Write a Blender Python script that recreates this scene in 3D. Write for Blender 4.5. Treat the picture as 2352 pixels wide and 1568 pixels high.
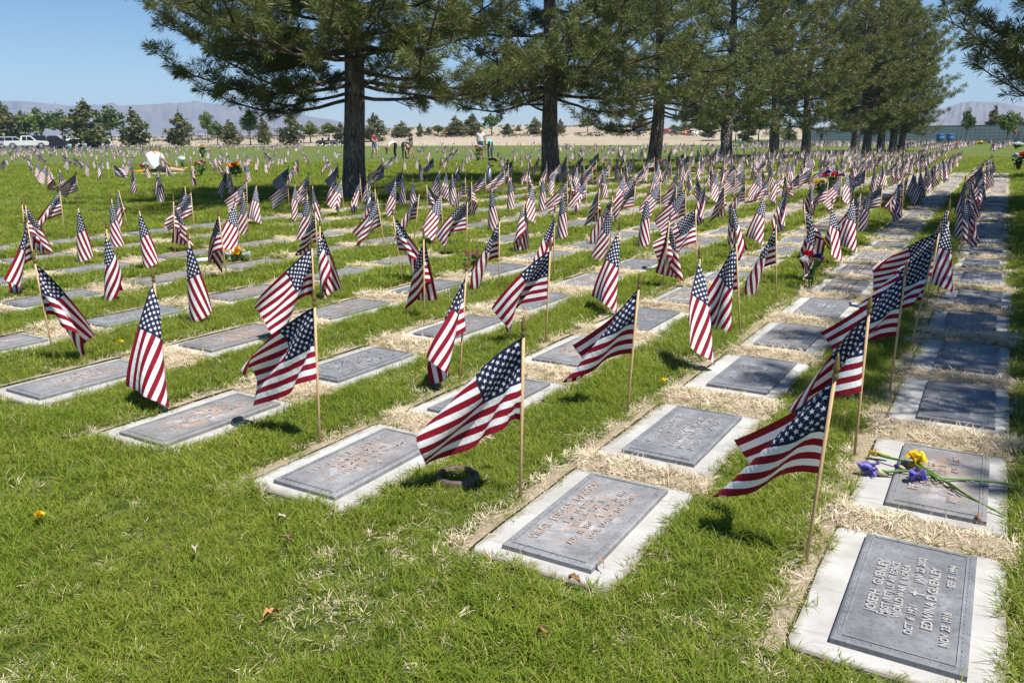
import bpy, bmesh, math, random
import numpy as np
from mathutils import Vector, Matrix, Euler

# ================================================================ camera, sky, sun, exposure
SC = bpy.context.scene
COL = SC.collection
for _o in list(bpy.data.objects):
    bpy.data.objects.remove(_o)

PW, PH = 2352.0, 1568.33          # the photograph's frame, in the pixels used for measuring
FOC = 1860.7                      # focal length in those pixels
PITCH, ROLL, EYE = 0.2469, -0.00736, 1.194
YAW = 0.54255                     # direction of the marker columns, to the right of straight ahead
UA = np.array([math.sin(YAW), math.cos(YAW)])     # along a column, away from the camera
UB = np.array([math.cos(YAW), -math.sin(YAW)])    # across the columns

cam_data = bpy.data.cameras.new('camera')
cam = bpy.data.objects.new('camera', cam_data)
COL.objects.link(cam)
cam_data.sensor_width = 36.0
cam_data.lens = FOC / PW * 36.0
cam_data.clip_start = 0.05
cam_data.clip_end = 20000
_F = Vector((0, math.cos(PITCH), -math.sin(PITCH)))
_V = Vector((0, math.sin(PITCH), math.cos(PITCH)))
_X = Vector((1, 0, 0))
_R = math.cos(ROLL) * _X + math.sin(ROLL) * _V
_U = -math.sin(ROLL) * _X + math.cos(ROLL) * _V
cam.matrix_world = Matrix(((_R.x, _U.x, -_F.x, 0), (_R.y, _U.y, -_F.y, 0), (_R.z, _U.z, -_F.z, EYE), (0, 0, 0, 1)))
SC.camera = cam

SUN_EL, SUN_AZ = math.radians(65), math.radians(130)   # azimuth clockwise from +Y: behind the camera, to the right
SUN_DIR = Vector((math.sin(SUN_AZ) * math.cos(SUN_EL), math.cos(SUN_AZ) * math.cos(SUN_EL), math.sin(SUN_EL)))
world = bpy.data.worlds.new('World')
SC.world = world
world.use_nodes = True
_wn = world.node_tree
_bg = _wn.nodes['Background']
_sky = _wn.nodes.new('ShaderNodeTexSky')
_sky.sky_type = 'NISHITA'
_sky.sun_disc = False
_sky.sun_elevation = SUN_EL
_sky.sun_rotation = SUN_AZ
_sky.altitude = 1200
_sky.air_density = 1.0
_sky.dust_density = 0.1
_sky.ozone_density = 3.0
_hs = _wn.nodes.new('ShaderNodeHueSaturation')
_hs.inputs['Saturation'].default_value = 1.22
_wn.links.new(_sky.outputs[0], _hs.inputs['Color'])
_wn.links.new(_hs.outputs[0], _bg.inputs[0])
_bg.inputs[1].default_value = 0.068
sun_data = bpy.data.lights.new('sun', 'SUN')
sun_data.energy = 4.8
sun_data.angle = math.radians(0.53)
sun_data.color = (1.0, 0.955, 0.88)
sun = bpy.data.objects.new('sun', sun_data)
COL.objects.link(sun)
sun.rotation_euler = (-SUN_DIR).to_track_quat('-Z', 'Y').to_euler()
SC.view_settings.view_transform = 'Standard'
SC.view_settings.look = 'None'
SC.view_settings.exposure = 0.80
SC.view_settings.gamma = 1.0
SC.view_settings.use_curve_mapping = False
SC.cycles.max_bounces = 6
SC.cycles.diffuse_bounces = 3
SC.cycles.glossy_bounces = 2
SC.cycles.transmission_bounces = 4
SC.cycles.transparent_max_bounces = 8
SC.cycles.volume_bounces = 0
SC.cycles.use_denoising = True

# ================================================================ helpers
def at(px, py, z=0.0):
    """The point of the plane at height z that shows at pixel (px, py) of the photograph."""
    u = (px - PW / 2) / FOC; w = -(py - PH / 2) / FOC
    cr, sr = math.cos(ROLL), math.sin(ROLL)
    x = u * cr - w * sr; v = u * sr + w * cr
    c, s = math.cos(PITCH), math.sin(PITCH)
    y = c + v * s; zz = -s + v * c
    t = (z - EYE) / zz
    return np.array([x * t, y * t])
def at_depth(px, py, d):
    """(x, y, z) of the point at depth y=d that shows at (px, py)."""
    u = (px - PW / 2) / FOC; w = -(py - PH / 2) / FOC
    cr, sr = math.cos(ROLL), math.sin(ROLL)
    x = u * cr - w * sr; v = u * sr + w * cr
    c, s = math.cos(PITCH), math.sin(PITCH)
    y = c + v * s; zz = -s + v * c
    t = d / y
    return np.array([x * t, d, EYE + zz * t])
def project(x, y, z):
    z = z - EYE
    c, s = math.cos(PITCH), math.sin(PITCH)
    d = y * c - z * s; v = y * s + z * c
    cr, sr = math.cos(ROLL), math.sin(ROLL)
    if d < 0.05: return (-9999, -9999)
    return (PW / 2 + FOC * (x * cr + v * sr) / d, PH / 2 - FOC * (-x * sr + v * cr) / d)
def ab(a, b): return UA * a + UB * b
def to_ab(p): return float(p[0] * UA[0] + p[1] * UA[1]), float(p[0] * UB[0] + p[1] * UB[1])

ORD = ['first', 'second', 'third', 'fourth', 'fifth', 'sixth', 'seventh', 'eighth', 'ninth', 'tenth', 'eleventh', 'twelfth',
       'thirteenth', 'fourteenth', 'fifteenth', 'sixteenth', 'seventeenth', 'eighteenth', 'nineteenth', 'twentieth', 'twenty-first',
       'twenty-second', 'twenty-third', 'twenty-fourth', 'twenty-fifth', 'twenty-sixth', 'twenty-seventh', 'twenty-eighth',
       'twenty-ninth', 'thirtieth'] + ['thirty-' + w for w in 'first second third fourth fifth sixth seventh eighth ninth'.split()] + ['fortieth'] + ['forty-' + w for w in 'first second third fourth fifth sixth seventh eighth ninth'.split()]

def tag(o, label=None, cat=None, group=None, kind=None):
    if label: o['label'] = label
    if cat: o['category'] = cat
    if group: o['group'] = group
    if kind: o['kind'] = kind
    return o
def empty(name, loc=(0, 0, 0), rz=0.0, label=None, cat=None, group=None):
    o = bpy.data.objects.new(name, None)
    COL.objects.link(o)
    o.empty_display_size = 0.1
    o.location = loc; o.rotation_euler = (0, 0, rz)
    return tag(o, label, cat, group)
def link(name, me, parent=None, loc=None, rot=None, sc=None):
    o = bpy.data.objects.new(name, me)
    COL.objects.link(o)
    if parent: o.parent = parent
    if loc is not None: o.location = loc
    if rot is not None: o.rotation_euler = rot
    if sc is not None: o.scale = sc if hasattr(sc, '__len__') else (sc, sc, sc)
    return o
def copy_tree(o, parent=None):
    c = o.copy()
    COL.objects.link(c)
    c.parent = parent
    for ch in list(o.children):
        copy_tree(ch, c)
    return c

class MB:
    """Collects shapes and makes them into one mesh."""
    def __init__(s): s.v = []; s.f = []; s.m = []; s.mi = 0
    def add(s, vs, fs):
        n = len(s.v); s.v += [tuple(p) for p in vs]
        s.f += [tuple(i + n for i in f) for f in fs]; s.m += [s.mi] * len(fs)
        return s
    def box(s, c, d, rz=0.0, taper=1.0):
        x, y, z = d[0] / 2, d[1] / 2, d[2] / 2
        cs, sn = math.cos(rz), math.sin(rz)
        vs = []
        for k, (a, b, e) in enumerate([(-1, -1, -1), (1, -1, -1), (1, 1, -1), (-1, 1, -1), (-1, -1, 1), (1, -1, 1), (1, 1, 1), (-1, 1, 1)]):
            t = taper if e > 0 else 1
            px, py = a * x * t, b * y * t
            vs.append((c[0] + px * cs - py * sn, c[1] + px * sn + py * cs, c[2] + e * z))
        return s.add(vs, [(0, 3, 2, 1), (4, 5, 6, 7), (0, 1, 5, 4), (1, 2, 6, 5), (2, 3, 7, 6), (3, 0, 4, 7)])
    def tube(s, pts, rad, n=8, cap=True):
        pts = [Vector(p) for p in pts]
        rad = rad if hasattr(rad, '__len__') else [rad] * len(pts)
        vs = []; up = Vector((0.0123, 0.0071, 1)).normalized()
        prev = None
        for i, p in enumerate(pts):
            d = (pts[min(i + 1, len(pts) - 1)] - pts[max(i - 1, 0)])
            if d.length < 1e-9: d = Vector((0, 0, 1))
            d.normalize()
            if prev is None:
                r = up if abs(d.dot(up)) < 0.95 else Vector((1, 0, 0))
                prev = (r - d * r.dot(d)).normalized()
            else:
                q = prev - d * prev.dot(d)
                prev = q.normalized() if q.length > 1e-6 else prev
            w = d.cross(prev)
            for k in range(n):
                a = 2 * math.pi * k / n
                vs.append(p + (prev * math.cos(a) + w * math.sin(a)) * rad[i])
        fs = []
        for i in range(len(pts) - 1):
            for k in range(n):
                fs.append((i * n + k, i * n + (k + 1) % n, (i + 1) * n + (k + 1) % n, (i + 1) * n + k))
        if cap:
            fs.append(tuple(reversed(range(n)))); fs.append(tuple((len(pts) - 1) * n + k for k in range(n)))
        return s.add(vs, fs)
    def lathe(s, prof, n=10, c=(0, 0, 0)):
        vs = []
        for r, z in prof:
            for k in range(n):
                a = 2 * math.pi * k / n
                vs.append((c[0] + r * math.cos(a), c[1] + r * math.sin(a), c[2] + z))
        fs = []
        for i in range(len(prof) - 1):
            for k in range(n):
                fs.append((i * n + k, i * n + (k + 1) % n, (i + 1) * n + (k + 1) % n, (i + 1) * n + k))
        fs.append(tuple(reversed(range(n)))); fs.append(tuple((len(prof) - 1) * n + k for k in range(n)))
        return s.add(vs, fs)
    def ball(s, c, r, n=8, m=6, jit=0.0, rng=None):
        r = r if hasattr(r, '__len__') else (r, r, r)
        vs = [(c[0], c[1], c[2] - r[2])]
        for i in range(1, m):
            t = math.pi * i / m - math.pi / 2
            for k in range(n):
                a = 2 * math.pi * (k + 0.5 * (i % 2)) / n
                j = 1 + (rng.uniform(-jit, jit) if rng else 0)
                vs.append((c[0] + r[0] * j * math.cos(t) * math.cos(a), c[1] + r[1] * j * math.cos(t) * math.sin(a), c[2] + r[2] * j * math.sin(t)))
        vs.append((c[0], c[1], c[2] + r[2]))
        fs = [(0, 1 + (k + 1) % n, 1 + k) for k in range(n)]
        for i in range(m - 2):
            for k in range(n):
                a, b = 1 + i * n + k, 1 + i * n + (k + 1) % n
                fs.append((a, b, b + n, a + n))
        L = len(vs) - 1; o = 1 + (m - 2) * n
        fs += [(o + k, o + (k + 1) % n, L) for k in range(n)]
        return s.add(vs, fs)
    def mesh(s, name, mats, smooth=False, bevel=0.0):
        me = bpy.data.meshes.new(name)
        me.from_pydata(s.v, [], s.f)
        mats = mats if isinstance(mats, (list, tuple)) else [mats]
        for m in mats: me.materials.append(m)
        me.polygons.foreach_set('material_index', s.m)
        if bevel:
            bm = bmesh.new(); bm.from_mesh(me)
            bmesh.ops.bevel(bm, geom=[e for e in bm.edges if len(e.link_faces) == 2 and e.calc_face_angle(0) > 0.6], offset=bevel, segments=2, affect='EDGES')
            bm.to_mesh(me); bm.free()
        if smooth: me.polygons.foreach_set('use_smooth', [True] * len(me.polygons))
        me.update()
        return me
    def obj(s, name, mats, parent=None, smooth=False, bevel=0.0, loc=None):
        return link(name, s.mesh(name, mats, smooth, bevel), parent, loc)

def fast_mesh(name, verts, faces, mat, smooth=False, attrs=None):
    """Triangles or quads from numpy arrays."""
    verts = np.asarray(verts, np.float32); faces = np.asarray(faces, np.int32)
    me = bpy.data.meshes.new(name)
    nf, k = faces.shape
    me.vertices.add(len(verts)); me.vertices.foreach_set('co', verts.ravel())
    me.loops.add(nf * k); me.loops.foreach_set('vertex_index', faces.ravel())
    me.polygons.add(nf)
    me.polygons.foreach_set('loop_start', np.arange(0, nf * k, k, dtype=np.int32))
    me.polygons.foreach_set('loop_total', np.full(nf, k, np.int32))
    if smooth: me.polygons.foreach_set('use_smooth', np.ones(nf, bool))
    me.materials.append(mat)
    me.update(calc_edges=True)
    for an, (dom, vals) in (attrs or {}).items():
        a = me.attributes.new(an, 'FLOAT', dom); a.data.foreach_set('value', np.asarray(vals, np.float32))
    return me

# ---------------------------------------------------------------- material helpers
class NT:
    def __init__(s, name):
        s.m = bpy.data.materials.new(name); s.m.use_nodes = True
        s.t = s.m.node_tree; s.b = s.t.nodes['Principled BSDF']; s.out = s.t.nodes['Material Output']
    def n(s, typ, **kw):
        o = s.t.nodes.new('ShaderNode' + typ)
        for k, v in kw.items(): setattr(o, k, v)
        return o
    def set(s, sock, v):
        if hasattr(v, 'is_linked') or isinstance(v, bpy.types.NodeSocket): s.t.links.new(v, sock)
        elif hasattr(v, '__len__') and len(v) == 3 and sock.type == 'RGBA': sock.default_value = (*v, 1)
        else: sock.default_value = v
    def math(s, op, a, b=None, c=None, clamp=False):
        o = s.n('Math', operation=op, use_clamp=clamp)
        s.set(o.inputs[0], a)
        if b is not None: s.set(o.inputs[1], b)
        if c is not None: s.set(o.inputs[2], c)
        return o.outputs[0]
    def mix(s, f, a, b, blend='MIX'):
        o = s.n('Mix', data_type='RGBA', blend_type=blend)
        s.set(o.inputs[0], f); s.set(o.inputs[6], a); s.set(o.inputs[7], b)
        return o.outputs[2]
    def noise(s, vec, scale, detail=4, rough=0.55, dist=0.0, out=0):
        o = s.n('TexNoise')
        if vec is not None: s.set(o.inputs['Vector'], vec)
        o.inputs['Scale'].default_value = scale; o.inputs['Detail'].default_value = detail
        o.inputs['Roughness'].default_value = rough; o.inputs['Distortion'].default_value = dist
        return o.outputs[out]
    def ramp(s, f, stops, interp='LINEAR'):
        o = s.n('ValToRGB'); o.color_ramp.interpolation = interp
        el = o.color_ramp.elements
        while len(el) < len(stops): el.new(0.5)
        for e, (p, c) in zip(el, stops):
            e.position = p; e.color = (*c, 1) if hasattr(c, '__len__') else (c, c, c, 1)
        s.set(o.inputs[0], f)
        return o.outputs[0]
    def pos(s): return s.n('NewGeometry').outputs['Position']
    def obj(s): return s.n('TexCoord').outputs['Object']
    def rnd(s): return s.n('ObjectInfo').outputs['Random']
    def attr(s, name, typ='GEOMETRY', out='Fac'): return s.n('Attribute', attribute_name=name, attribute_type=typ).outputs[out]
    def scale(s, vec, sc):
        o = s.n('Mapping'); s.set(o.inputs[0], vec); o.inputs['Scale'].default_value = sc
        return o.outputs[0]
    def bump(s, h, strength=0.5, dist=0.01):
        o = s.n('Bump'); s.set(o.inputs['Height'], h); o.inputs['Strength'].default_value = strength; o.inputs['Distance'].default_value = dist
        s.set(s.b.inputs['Normal'], o.outputs[0])
    def col(s, c): s.set(s.b.inputs['Base Color'], c)
    def p(s, rough=0.6, metal=0.0, spec=None):
        s.b.inputs['Roughness'].default_value = rough; s.b.inputs['Metallic'].default_value = metal
        if spec is not None: s.b.inputs['Specular IOR Level'].default_value = spec
        return s
    def translucent(s, color, fac):
        tr = s.n('BsdfTranslucent'); s.set(tr.inputs[0], color)
        mx = s.n('MixShader'); s.set(mx.inputs[0], fac)
        s.t.links.new(s.b.outputs[0], mx.inputs[1]); s.t.links.new(tr.outputs[0], mx.inputs[2])
        s.t.links.new(mx.outputs[0], s.out.inputs[0])
_plain = {}
def plain(name, c, rough=0.6, metal=0.0, var=0.12, sc=30.0):
    """A simple surface whose colour wavers a little with noise."""
    if name in _plain: return _plain[name]
    k = NT(name); f = k.noise(k.obj(), sc, 3)
    k.col(k.mix(f, tuple(x * (1 - var) for x in c), tuple(min(1, x * (1 + var)) for x in c)))
    k.p(rough, metal)
    _plain[name] = k.m
    return k.m
# ---------------------------------------------------------------- cloth: drape of a stick flag
FH, FW = 0.285, 0.43            # hoist and fly of the cloth, metres
NV, NU = 14, 20                 # vertices down the hoist, along the fly
def drape_flags(specs, seed=3):
    """Hang len(specs) cloths from a stick together (position based dynamics, numpy).
    spec = (wind along the fly, wind across it, gust, start swing in radians)."""
    V = len(specs)
    u = np.linspace(0, FW, NU); v = np.linspace(0, -FH, NV)
    P = np.zeros((V, NV, NU, 3))
    for i, (wx, wy, g, sw) in enumerate(specs):
        P[i, :, :, 0] = u[None, :] * math.cos(sw)
        P[i, :, :, 1] = u[None, :] * math.sin(sw) + 0.004 * np.random.RandomState(seed + i).randn(NV, NU)
        P[i, :, :, 2] = v[:, None] - u[None, :] * 0.25
    P[:, :, 0, 0] = 0; P[:, :, 0, 1] = 0; P[:, :, 0, 2] = v[None, :]
    pin = P[:, :, 0].copy()
    Vel = np.zeros_like(P)
    du, dv = u[1], -v[1]
    dd = math.hypot(du, dv)
    W = np.array([[s[0], s[1], 0] for s in specs])[:, None, None, :]
    G = np.array([s[2] for s in specs])[:, None, None, None]
    ph = np.array([np.random.RandomState(seed + 100 + i).rand() for i in range(V)])[:, None, None, None] * 6.28
    def pairs(a, b, L, k):
        A, B = P[a], P[b]
        D = B - A
        l = np.sqrt((D * D).sum(-1, keepdims=True)) + 1e-9
        c = D * (0.5 * k * (l - L) / l)
        P[a] += c; P[b] -= c
    S = slice
    al = S(None)
    cons = []
    for o in (0, 1):
        cons.append(((al, al, S(o, NU - 1, 2)), (al, al, S(o + 1, NU, 2)), du, 1.0))
        cons.append(((al, S(o, NV - 1, 2), al), (al, S(o + 1, NV, 2), al), dv, 1.0))
    for o in (0, 1):
        cons.append(((al, S(o, NV - 1, 2), S(0, NU - 1)), (al, S(o + 1, NV, 2), S(1, NU)), dd, 0.5))
        cons.append(((al, S(o, NV - 1, 2), S(1, NU)), (al, S(o + 1, NV, 2), S(0, NU - 1)), dd, 0.5))
    bend = []
    def trimmed(n, o, st):
        a = np.arange(n - st)
        a = a[(a // st) % 2 == o]
        return a
    for o in (0, 1):
        for st, k in ((2, 0.35), (4, 0.10)):
            a = trimmed(NU, o, st); bend.append(((al, al, a), (al, al, a + st), du * st, k))
            a = trimmed(NV, o, st); bend.append(((al, a), (al, a + st), dv * st, k))
    dt = 1 / 90
    for step in range(330):
        t = step * dt
        gust = 1 + G * (0.6 * np.sin(5.1 * t + ph) + 0.4 * np.sin(11.3 * t + 2 * ph))
        # normals
        N = np.zeros_like(P)
        N[:, 1:-1, 1:-1] = np.cross(P[:, 1:-1, 2:] - P[:, 1:-1, :-2], P[:, 2:, 1:-1] - P[:, :-2, 1:-1])
        N[:, 0] = N[:, 1]; N[:, -1] = N[:, -2]; N[:, :, 0] = N[:, :, 1]; N[:, :, -1] = N[:, :, -2]
        N /= np.sqrt((N * N).sum(-1, keepdims=True)) + 1e-9
        rel = W * gust - Vel
        pn = (rel * N).sum(-1, keepdims=True)
        acc = N * pn * np.abs(pn) * 3.0 + rel * 0.9
        acc[..., 2] -= 9.81
        Vel = (Vel + acc * dt) * 0.985
        Q = P.copy()
        P += Vel * dt
        for it in range(7):
            for a, b, L, k in cons: pairs(a, b, L, k)
            for a, b, L, k in bend: pairs(a, b, L, k * 0.35)
            P[:, :, 0] = pin
            # keep the cloth off the stick
            r = np.sqrt(P[:, :, 1:, 0] ** 2 + P[:, :, 1:, 1] ** 2) + 1e-9
            s = np.maximum(1, 0.007 / r)[..., None]
            P[:, :, 1:, :2] *= s
        Vel = (P - Q) / dt
    return P
# ================================================================ materials
def mat_flag():
    k = NT('printed_flag_cloth')
    uv = k.n('UVMap', uv_map='UVMap').outputs[0]
    sep = k.n('SeparateXYZ'); k.set(sep.inputs[0], uv)
    U, V = sep.outputs[0], sep.outputs[1]
    stripe = k.math('MODULO', k.math('FLOOR', k.math('MULTIPLY', V, 12.999)), 2.0)
    canton = k.math('MULTIPLY', k.math('LESS_THAN', U, 0.4), k.math('GREATER_THAN', V, 6 / 13))
    cu = k.math('MULTIPLY', U, 12 / 0.4)
    cv = k.math('MULTIPLY', k.math('SUBTRACT', V, 6 / 13), 10 * 13 / 7)
    i = k.math('ROUND', cu); j = k.math('ROUND', cv)
    par = k.math('LESS_THAN', k.math('MODULO', k.math('ADD', i, j), 2.0), 0.5)
    ok = k.math('MULTIPLY', k.math('MULTIPLY', k.math('GREATER_THAN', i, 0.5), k.math('LESS_THAN', i, 11.5)),
                k.math('MULTIPLY', k.math('GREATER_THAN', j, 0.5), k.math('LESS_THAN', j, 9.5)))
    lx = k.math('MULTIPLY', k.math('SUBTRACT', cu, i), 0.4 * FW / 12)
    ly = k.math('MULTIPLY', k.math('SUBTRACT', cv, j), 7 / 13 * FH / 10)
    th = k.math('ARCTAN2', lx, ly)
    a = k.math('ABSOLUTE', k.math('SUBTRACT', k.math('FLOORED_MODULO', k.math('ADD', th, math.pi / 5), 2 * math.pi / 5), math.pi / 5))
    r = k.math('SQRT', k.math('ADD', k.math('MULTIPLY', lx, lx), k.math('MULTIPLY', ly, ly)))
    R = 0.0092
    f = k.math('SUBTRACT', k.math('MULTIPLY', k.math('MULTIPLY', r, k.math('SINE', a)), -0.691),
               k.math('MULTIPLY', k.math('SUBTRACT', k.math('MULTIPLY', r, k.math('COSINE', a)), R), 0.2245))
    star = k.math('MULTIPLY', k.math('MULTIPLY', k.math('GREATER_THAN', f, 0.0), par), ok)
    rn = k.rnd()
    red = k.mix(rn, (0.255, 0.003, 0.020), (0.21, 0.005, 0.016))
    white = (0.80, 0.80, 0.80)
    navy = k.mix(rn, (0.008, 0.012, 0.046), (0.013, 0.019, 0.062))
    c = k.mix(stripe, red, white)
    c = k.mix(canton, c, k.mix(star, navy, white))
    hem = k.math('MAXIMUM', k.math('GREATER_THAN', k.math('ABSOLUTE', k.math('SUBTRACT', V, 0.5)), 0.482), k.math('GREATER_THAN', U, 0.978))
    c = k.mix(k.math('MULTIPLY', hem, 0.22), c, (0.05, 0.02, 0.03))
    k.col(c); k.p(0.75, 0, 0.25)
    k.bump(k.math('ADD', k.noise(uv, 90, 2), k.math('MULTIPLY', k.noise(k.scale(uv, (7, 3, 1)), 1.6, 4, 0.6, 1.0), 6.0)), 0.30, 0.003)
    k.translucent(c, 0.17)
    return k.m
def mat_concrete():
    k = NT('pale_concrete')
    o = k.n('ObjectInfo'); p = k.n('TexCoord').outputs['Object']
    sh = k.n('VectorMath', operation='ADD'); k.set(sh.inputs[0], k.pos()); k.set(sh.inputs[1], o.outputs['Location'])
    big = k.noise(sh.outputs[0], 5, 5, 0.6); fine = k.noise(sh.outputs[0], 90, 4, 0.7); streak = k.noise(k.scale(p, (1, 9, 1)), 6, 5, 0.65, 0.6)
    c = k.ramp(big, [(0.3, (0.31, 0.302, 0.285)), (0.55, (0.42, 0.415, 0.40)), (0.75, (0.475, 0.475, 0.47))])
    c = k.mix(k.ramp(streak, [(0.54, 0.0), (0.70, 0.6)]), c, (0.27, 0.25, 0.215))
    c = k.mix(k.math('MULTIPLY', k.math('GREATER_THAN', fine, 0.66), 0.35), c, (0.25, 0.24, 0.22))
    tint = k.ramp(o.outputs['Random'], [(0, 0.84), (1, 1.05)])
    c = k.mix(1.0, c, tint, 'MULTIPLY')
    q = k.n('SeparateXYZ'); k.set(q.inputs[0], p)
    ex = k.math('SUBTRACT', 0.2275, k.math('ABSOLUTE', q.outputs[0])); ey = k.math('SUBTRACT', 0.3575, k.math('ABSOLUTE', q.outputs[1]))
    e = k.math('ADD', k.math('MULTIPLY', k.math('MINIMUM', ex, ey), 22.0), k.math('MULTIPLY', k.math('SUBTRACT', k.noise(sh.outputs[0], 14, 4, 0.65), 0.5), 1.9))
    c = k.mix(k.ramp(e, [(0.05, 0.75), (0.55, 0.0)]), c, (0.20, 0.17, 0.115))
    k.col(c); k.p(0.85, 0, 0.3); k.bump(fine, 0.35, 0.004)
    return k.m
def mat_plaque(name, dark, light, copper, amount):
    k = NT(name)
    o = k.n('ObjectInfo'); p = k.n('TexCoord').outputs['Object']
    sh = k.n('VectorMath', operation='ADD'); k.set(sh.inputs[0], k.pos()); k.set(sh.inputs[1], o.outputs['Location'])
    P = sh.outputs[0]
    n1 = k.noise(P, 9, 6, 0.75, 0.1); n2 = k.noise(P, 70, 5, 0.75, 0.2); n3 = k.noise(P, 16, 5, 0.75, 0.2)
    c = k.mix(k.ramp(n1, [(0.30, 0.12), (0.72, 1.0)]), dark, light)
    c = k.mix(k.ramp(n2, [(0.54, 0.0), (0.68, 0.7)]), c, tuple(x * 0.5 for x in dark))
    q = k.n('SeparateXYZ'); k.set(q.inputs[0], p)
    band = k.math('MULTIPLY', k.math('SUBTRACT', 1.0, k.math('MULTIPLY', k.math('ABSOLUTE', q.outputs[0]), 9.0), clamp=True), k.math('SUBTRACT', 1.15, k.math('MULTIPLY', k.math('ABSOLUTE', q.outputs[1]), 4.6), clamp=True))
    band = k.math('MULTIPLY', band, 2.2, clamp=True)
    c = k.mix(k.math('MULTIPLY', k.math('MULTIPLY', k.ramp(n3, [(0.44, 0.0), (0.54, 1.0)]), band), amount), c, copper)
    c = k.mix(k.math('MULTIPLY', k.math('MULTIPLY', k.ramp(n1, [(0.52, 0.0), (0.64, 1.0)]), band), 0.5), c, (0.46, 0.48, 0.52))
    k.col(k.mix(1.0, c, k.ramp(o.outputs['Random'], [(0, 0.8), (1, 1.15)]), 'MULTIPLY'))
    k.p(0.62, 0.0, 0.35); k.bump(n2, 0.35, 0.003)
    return k.m
def mat_letters(name, c0, c1):
    k = NT(name); n = k.noise(k.pos(), 60, 3)
    k.col(k.mix(n, c0, c1)); k.p(0.55, 0.0, 0.4)
    return k.m
def mat_lawn():
    k = NT('lawn_turf')
    P = k.pos()
    big = k.noise(P, 0.22, 3, 0.5); mid = k.noise(P, 1.6, 4, 0.6); fine = k.noise(k.scale(P, (1, 0.6, 1)), 42, 5, 0.75); tiny = k.noise(P, 160, 3, 0.8)
    g = k.mix(k.ramp(big, [(0.35, 0.0), (0.65, 1.0)]), (0.115, 0.165, 0.022), (0.175, 0.212, 0.034))
    g = k.mix(k.ramp(fine, [(0.42, 0.0), (0.62, 1.0)]), (0.055, 0.092, 0.014), g)
    g = k.mix(k.ramp(tiny, [(0.5, 0.0), (0.72, 0.7)]), g, (0.23, 0.22, 0.08))
    t = k.mix(tiny, (0.15, 0.11, 0.055), (0.30, 0.23, 0.12))
    f = k.math('MULTIPLY', k.ramp(mid, [(0.52, 0.0), (0.70, 0.55)]), 1.0)
    band = k.noise(k.scale(P, (0.12, 1.1, 1)), 1.0, 3, 0.6)
    c = k.mix(f, g, t)
    c = k.mix(k.ramp(band, [(0.42, 0.35), (0.58, 0.0)]), c, (0.045, 0.085, 0.016))
    k.col(c); k.p(0.85, 0, 0.15)
    k.bump(k.math('ADD', fine, k.math('MULTIPLY', tiny, 0.5)), 0.9, 0.03)
    return k.m
def mat_blade(name, base, tip, dry, fac_tr=0.35, patch=(0.35, 0.66)):
    """Grass blades: colour by patch of lawn, by blade and by tuft."""
    k = NT(name)
    P = k.pos()
    r = k.attr('tone', 'INSTANCER'); b = k.attr('blade')
    patch_n = k.math('ADD', k.math('MULTIPLY', k.noise(P, 1.3, 4, 0.65), 0.62), k.math('MULTIPLY', k.noise(P, 7.5, 3, 0.6), 0.42))
    c = k.mix(k.ramp(patch_n, [(patch[0], 0.0), (patch[1], 1.0)]), base, tip)
    c = k.mix(k.math('MULTIPLY', b, 0.55), c, tuple(x * 1.55 for x in tip))
    d = k.math('GREATER_THAN', k.math('ADD', k.math('MULTIPLY', b, 0.62), k.math('MULTIPLY', r, 0.50)), 0.955)
    c = k.mix(d, c, dry)
    k.col(c); k.p(0.6, 0, 0.18)
    k.translucent(k.mix(0.5, c, tuple(x * 1.3 for x in tip)), fac_tr)
    return k.m
def mat_needles(name, c0, c1, c2):
    k = NT(name)
    t = k.attr('tone')
    n = k.noise(k.pos(), 1.3, 3)
    c = k.mix(t, c0, c1); c = k.mix(k.ramp(n, [(0.45, 0.0), (0.7, 0.7)]), c, c2)
    k.col(c); k.p(0.5, 0, 0.4)
    k.translucent(c, 0.30)
    return k.m
def mat_bark():
    k = NT('pine_bark')
    p = k.obj()
    v = k.n('TexVoronoi', feature='DISTANCE_TO_EDGE'); k.set(v.inputs['Vector'], k.scale(k.mix(0.10, p, k.n('TexNoise').outputs[1]), (1, 1, 0.38))); v.inputs['Scale'].default_value = 13
    n = k.noise(k.scale(p, (1, 1, 0.3)), 14, 5, 0.7, 0.4); n2 = k.noise(p, 2.2, 3)
    c = k.ramp(n, [(0.28, (0.075, 0.062, 0.052)), (0.5, (0.175, 0.150, 0.128)), (0.70, (0.33, 0.295, 0.26))])
    c = k.mix(k.ramp(n2, [(0.48, 0.0), (0.70, 0.55)]), c, (0.38, 0.345, 0.305))
    c = k.mix(k.ramp(v.outputs[0], [(0.0, 0.6), (0.10, 0.0)]), c, (0.055, 0.045, 0.038))
    k.col(c); k.p(0.9, 0, 0.2)
    k.bump(k.math('ADD', k.math('MULTIPLY', k.ramp(v.outputs[0], [(0, 0.0), (0.25, 1.0)]), 1.0), k.math('MULTIPLY', n, 0.8)), 0.9, 0.05)
    return k.m
def mat_leaf(name, c0, c1):
    k = NT(name); t = k.attr('tone'); c = k.mix(t, c0, c1)
    k.col(c); k.p(0.5, 0, 0.35); k.translucent(c, 0.25)
    return k.m
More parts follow.
